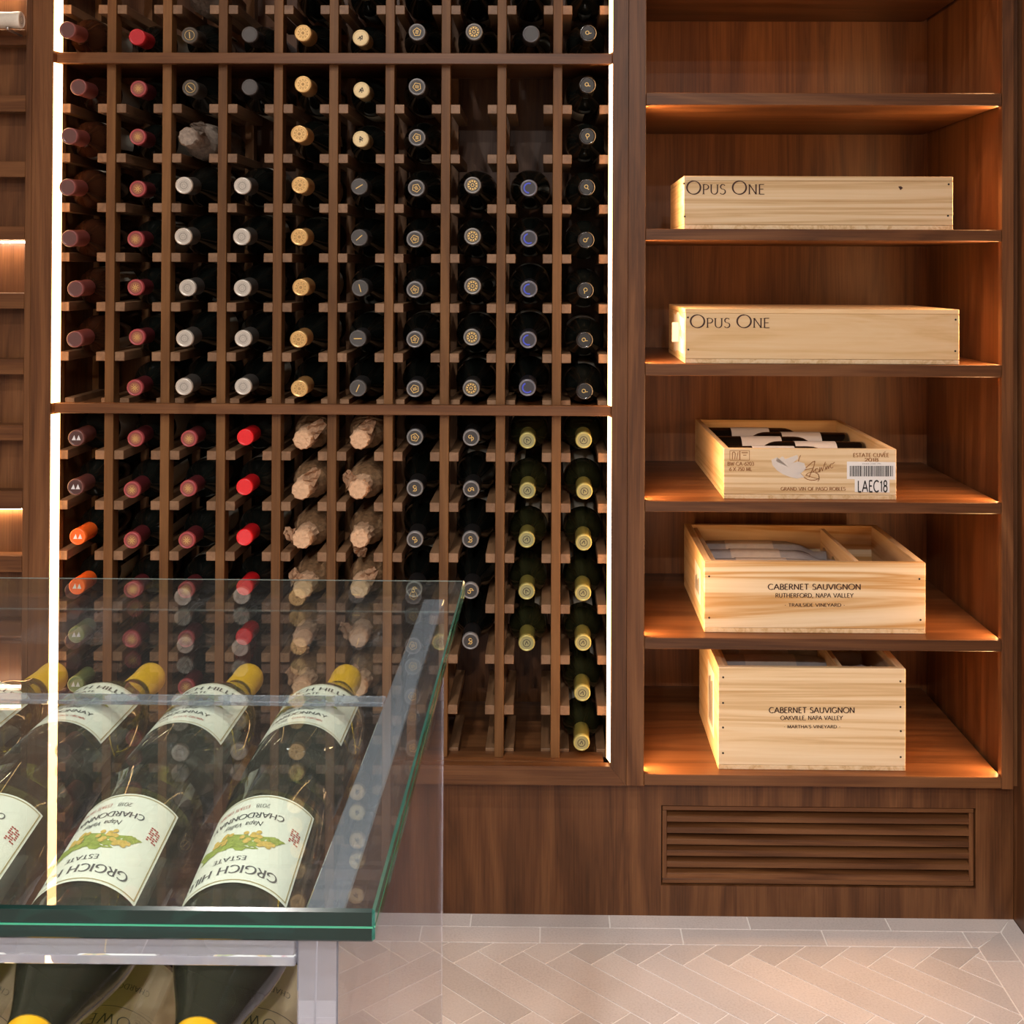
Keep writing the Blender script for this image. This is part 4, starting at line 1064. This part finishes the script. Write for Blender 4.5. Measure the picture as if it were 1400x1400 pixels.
def yz_prism(pts, x0, x1):
    bm = bmesh.new(); a = [bm.verts.new((x0, y, z)) for y, z in pts]; b = [bm.verts.new((x1, y, z)) for y, z in pts]
    bm.faces.new(a); bm.faces.new(b[::-1]); n = len(pts)
    for i in range(n): bm.faces.new((a[i], b[i], b[(i + 1) % n], a[(i + 1) % n]))
    return bm
YM = 1.028
def tier(zax, tag_):
    tr = zax - RB / math.cos(TILT) - .0004
    y1, y0 = YM - .012, .80
    z0 = tr - (y1 - y0) * math.tan(TILT)
    obj('bottle_tray', yz_prism([(y0, z0 - .006), (y0, z0), (y1, tr), (y1, tr - .006)], GX0 + .0545, PXI - .0005), thin_acrylic, tb)
    obj('bottle_tray', bx(GX0 + .0545, PXI - .0005, YM + .002, 1.36, zax - RB - .0064, zax - RB - .0004), thin_acrylic, tb)
    for k in range(6):
        xm = BX[k] - pitch_b / 2
        obj('tray_divider', yz_prism([(y0, z0 + .0004), (y0, z0 + .03), (y1, tr + .03), (y1, tr + .0004)], xm - .002, xm + .002), thin_acrylic, tb)
        obj('tray_divider', bx(xm - .002, xm + .002, YM + .004, 1.30, zax - RB, zax - RB + .03), thin_acrylic, tb)
tier(ZU, 'upper')
ZLO = ZU - .122
tier(ZLO, 'lower')
# chardonnay label, wrapped on the bottle: u in metres along the curve, v in metres up from its lower edge
LZ0, LZ1, LR = .050, .153, RB
def wrap(u, v, phi0, r): a = phi0 + u / LR; return (r * math.cos(a), r * math.sin(a), LZ0 + v)
def curved(bm, polys, w, width, h, vbase, phi0, r, ucen=0.0):
    sx = width / w
    add_polys(bm, polys, lambda a, b: wrap(ucen + (a - w / 2) * sx, vbase + b * h, phi0, r))
def chardonnay_label(phi0, half):
    H = LZ1 - LZ0; out = []
    bm = bmesh.new(); n = 30; r = LR + .0004
    lo = [bm.verts.new(wrap(-half + 2 * half * k / n, 0, phi0, r)) for k in range(n + 1)]; hi = [bm.verts.new(wrap(-half + 2 * half * k / n, H, phi0, r)) for k in range(n + 1)]
    for k in range(n): bm.faces.new((lo[k], lo[k + 1], hi[k + 1], hi[k]))
    out.append(('paper_label', mesh_of('paper_label', bm, cream_label, True)))
    r += .0004
    bm = bmesh.new()
    for v0, v1 in ((.0022, .0030), (H - .0030, H - .0022)):
        for k in range(n):
            u0, u1 = -half + .002 + (2 * half - .004) * k / n, -half + .002 + (2 * half - .004) * (k + 1) / n
            bm.faces.new([bm.verts.new(wrap(*q, phi0, r)) for q in ((u0, v0), (u1, v0), (u1, v1), (u0, v1))])
    for u0 in (-half + .0022, half - .0030):
        bm.faces.new([bm.verts.new(wrap(*q, phi0, r)) for q in ((u0, .0022), (u0 + .0008, .0022), (u0 + .0008, H - .0022), (u0, H - .0022))])
    out.append(('label_border', mesh_of('label_border', bm, ink_gold)))
    bm = bmesh.new()
    q = lettering('GRGICH HILLS', weight=.17, contrast=.45); curved(bm, *q, .074, .0080, .085, phi0, r)
    q = lettering('ESTATE', weight=.17); curved(bm, *q, .024, .0045, .0745, phi0, r)
    q = builtin_text('Napa Valley', .25); curved(bm, *q, .030, .0078, .034, phi0, r)
    q = lettering('CHARDONNAY', weight=.18); curved(bm, *q, .056, .0060, .0230, phi0, r)
    q = lettering('2018', weight=.12); curved(bm, *q, .010, .0045, .0120, phi0, r, -.010)
    out.append(('label_lettering', mesh_of('label_lettering', bm, ink_grey)))
    bm = bmesh.new()
    q = lettering('ESTATE GROWN', weight=.14); curved(bm, *q, .026, .0038, .0120, phi0, r, .013)
    for k in range(7):
        for j in range(4):
            if (k * 3 + j) % 5: 
                u0, v0 = -half + .007 + j * .0022, .03 + k * .0022
                bm.faces.new([bm.verts.new(wrap(*q_, phi0, r)) for q_ in ((u0, v0), (u0 + .0017, v0), (u0 + .0017, v0 + .0013), (u0, v0 + .0013))])
    out.append(('red_print', mesh_of('red_print', bm, ink_red)))
    rnd = random.Random(5)
    bm = bmesh.new()
    for (cu, cv, ru, rv, rot) in ((-.016, .056, .014, .006, .25), (.004, .055, .013, .0085, -.2), (.018, .060, .010, .005, .5), (-.004, .061, .012, .006, -.3), (.026, .056, .007, .0035, -.3), (-.027, .052, .007, .003, .3)):
        pts = []
        for k in range(16):
            a = 2 * PI * k / 16; rr = 1 + .22 * math.sin(a * 5 + cu * 300) + rnd.uniform(-.06, .06)
            x, y = ru * rr * math.cos(a), rv * rr * math.sin(a)
            pts.append((cu + x * math.cos(rot) - y * math.sin(rot), cv + x * math.sin(rot) + y * math.cos(rot)))
        for a, b in zip(pts, pts[1:] + pts[:1]): bm.faces.new([bm.verts.new(wrap(*q_, phi0, r)) for q_ in (a, b, (cu, cv))])
    out.append(('printed_leaves', mesh_of('printed_leaves', bm, leaf_green)))
    bm = bmesh.new(); r += .0003
    for cu, cv, s in ((-.010, .0525, 1.0), (.011, .0500, 1.0), (-.022, .0575, .7)):
        for k in range(14):
            a, b = cu + rnd.uniform(-.0065, .0065) * s, cv + rnd.uniform(-.006, .006) * s
            bm.faces.new([bm.verts.new(wrap(a + .0021 * math.cos(2 * PI * j / 8), b + .0021 * math.sin(2 * PI * j / 8), phi0, r)) for j in range(8)])
    out.append(('printed_grapes', mesh_of('printed_grapes', bm, grape_gold)))
    return out
HALF = math.radians(70) * LR
lab_front = chardonnay_label(math.radians(90 + 13), HALF)
lab_rear = chardonnay_label(math.radians(-90 - 13), HALF)
def kraft_label_parts(phi0):
    out = []; half = math.radians(100) * LR; H = LZ1 - LZ0
    bm = bmesh.new(); n = 30; r = LR + .0004
    lo = [bm.verts.new(wrap(-half + 2 * half * k / n, 0, phi0, r)) for k in range(n + 1)]; hi = [bm.verts.new(wrap(-half + 2 * half * k / n, H, phi0, r)) for k in range(n + 1)]
    for k in range(n): bm.faces.new((lo[k], lo[k + 1], hi[k + 1], hi[k]))
    out.append(('paper_label', mesh_of('paper_label', bm, kraft_label, True)))
    r += .0004; bm = bmesh.new()
    q = lettering('FLOWERS', weight=.10, contrast=.5, track=.3); curved(bm, *q, .062, .0095, .060, phi0, r)
    q = lettering('CHARDONNAY', weight=.12, track=.2); curved(bm, *q, .04, .005, .030, phi0, r)
    for k in range(14):
        u0, u1 = -.05 + .1 * k / 14, -.05 + .1 * (k + 1) / 14
        bm.faces.new([bm.verts.new(wrap(*q_, phi0, r)) for q_ in ((u0, .052), (u1, .052), (u1, .0525), (u0, .0525))])
    out.append(('label_lettering', mesh_of('label_lettering', bm, ink_grey)))
    return out
lab_kraft = kraft_label_parts(math.radians(90 - 8))
ycap = mesh_of('capsule', lathe(cap_profile(.243, .300, .0160, .0158), 30), yellow_cap, True)
kcap = mesh_of('capsule', lathe(cap_profile(.243, .300, .0160, .0158), 30), kraft_label, True)
def table_bottle(base, tip, parts, glass, cap, label, group):
    t = thing('chardonnay_bottle', label, 'bottle', base, group); t.rotation_euler = aim(base, tip).to_euler()
    link_mesh('bottle_glass', bottle_mesh['burgundy', glass], t); link_mesh('capsule', cap, t)
    base_l = None
    for nm, me in parts:
        o = link_mesh(nm, me, t if base_l is None else base_l)
        if base_l is None: base_l = o
    return t
for k in range(6):
    if k < 5:
        b0 = Vector((BX[k], YM - .006 - RB * math.sin(TILT), ZU)); d = Vector((0, -math.cos(TILT), -math.sin(TILT)))
        table_bottle(b0, b0 + d * .3, lab_front, 'olive', ycap, 'yellow-capped chardonnay under the glass, neck toward its thick edge, %s from the side panel' % ORD[k], 'chardonnay bottles pointing out of the table')
        b0 = Vector((BX[k], YM - .006 - RB * math.sin(TILT), ZLO))
        table_bottle(b0, b0 + d * .3, lab_kraft, 'brown', kcap, 'brown bottle with kraft label on the lower table tray, %s from the side panel' % ORD[k], 'kraft label bottles on the lower tray')
    b0 = Vector((BX[k], YM + .008, ZU)); 
    table_bottle(b0, b0 + Vector((0, .3, 0)), lab_rear, 'olive', ycap, 'yellow-capped chardonnay under the glass, neck toward the wine rack, %s from the side panel' % ORD[k], 'chardonnay bottles pointing to the rack')
print('tiles', ntile)
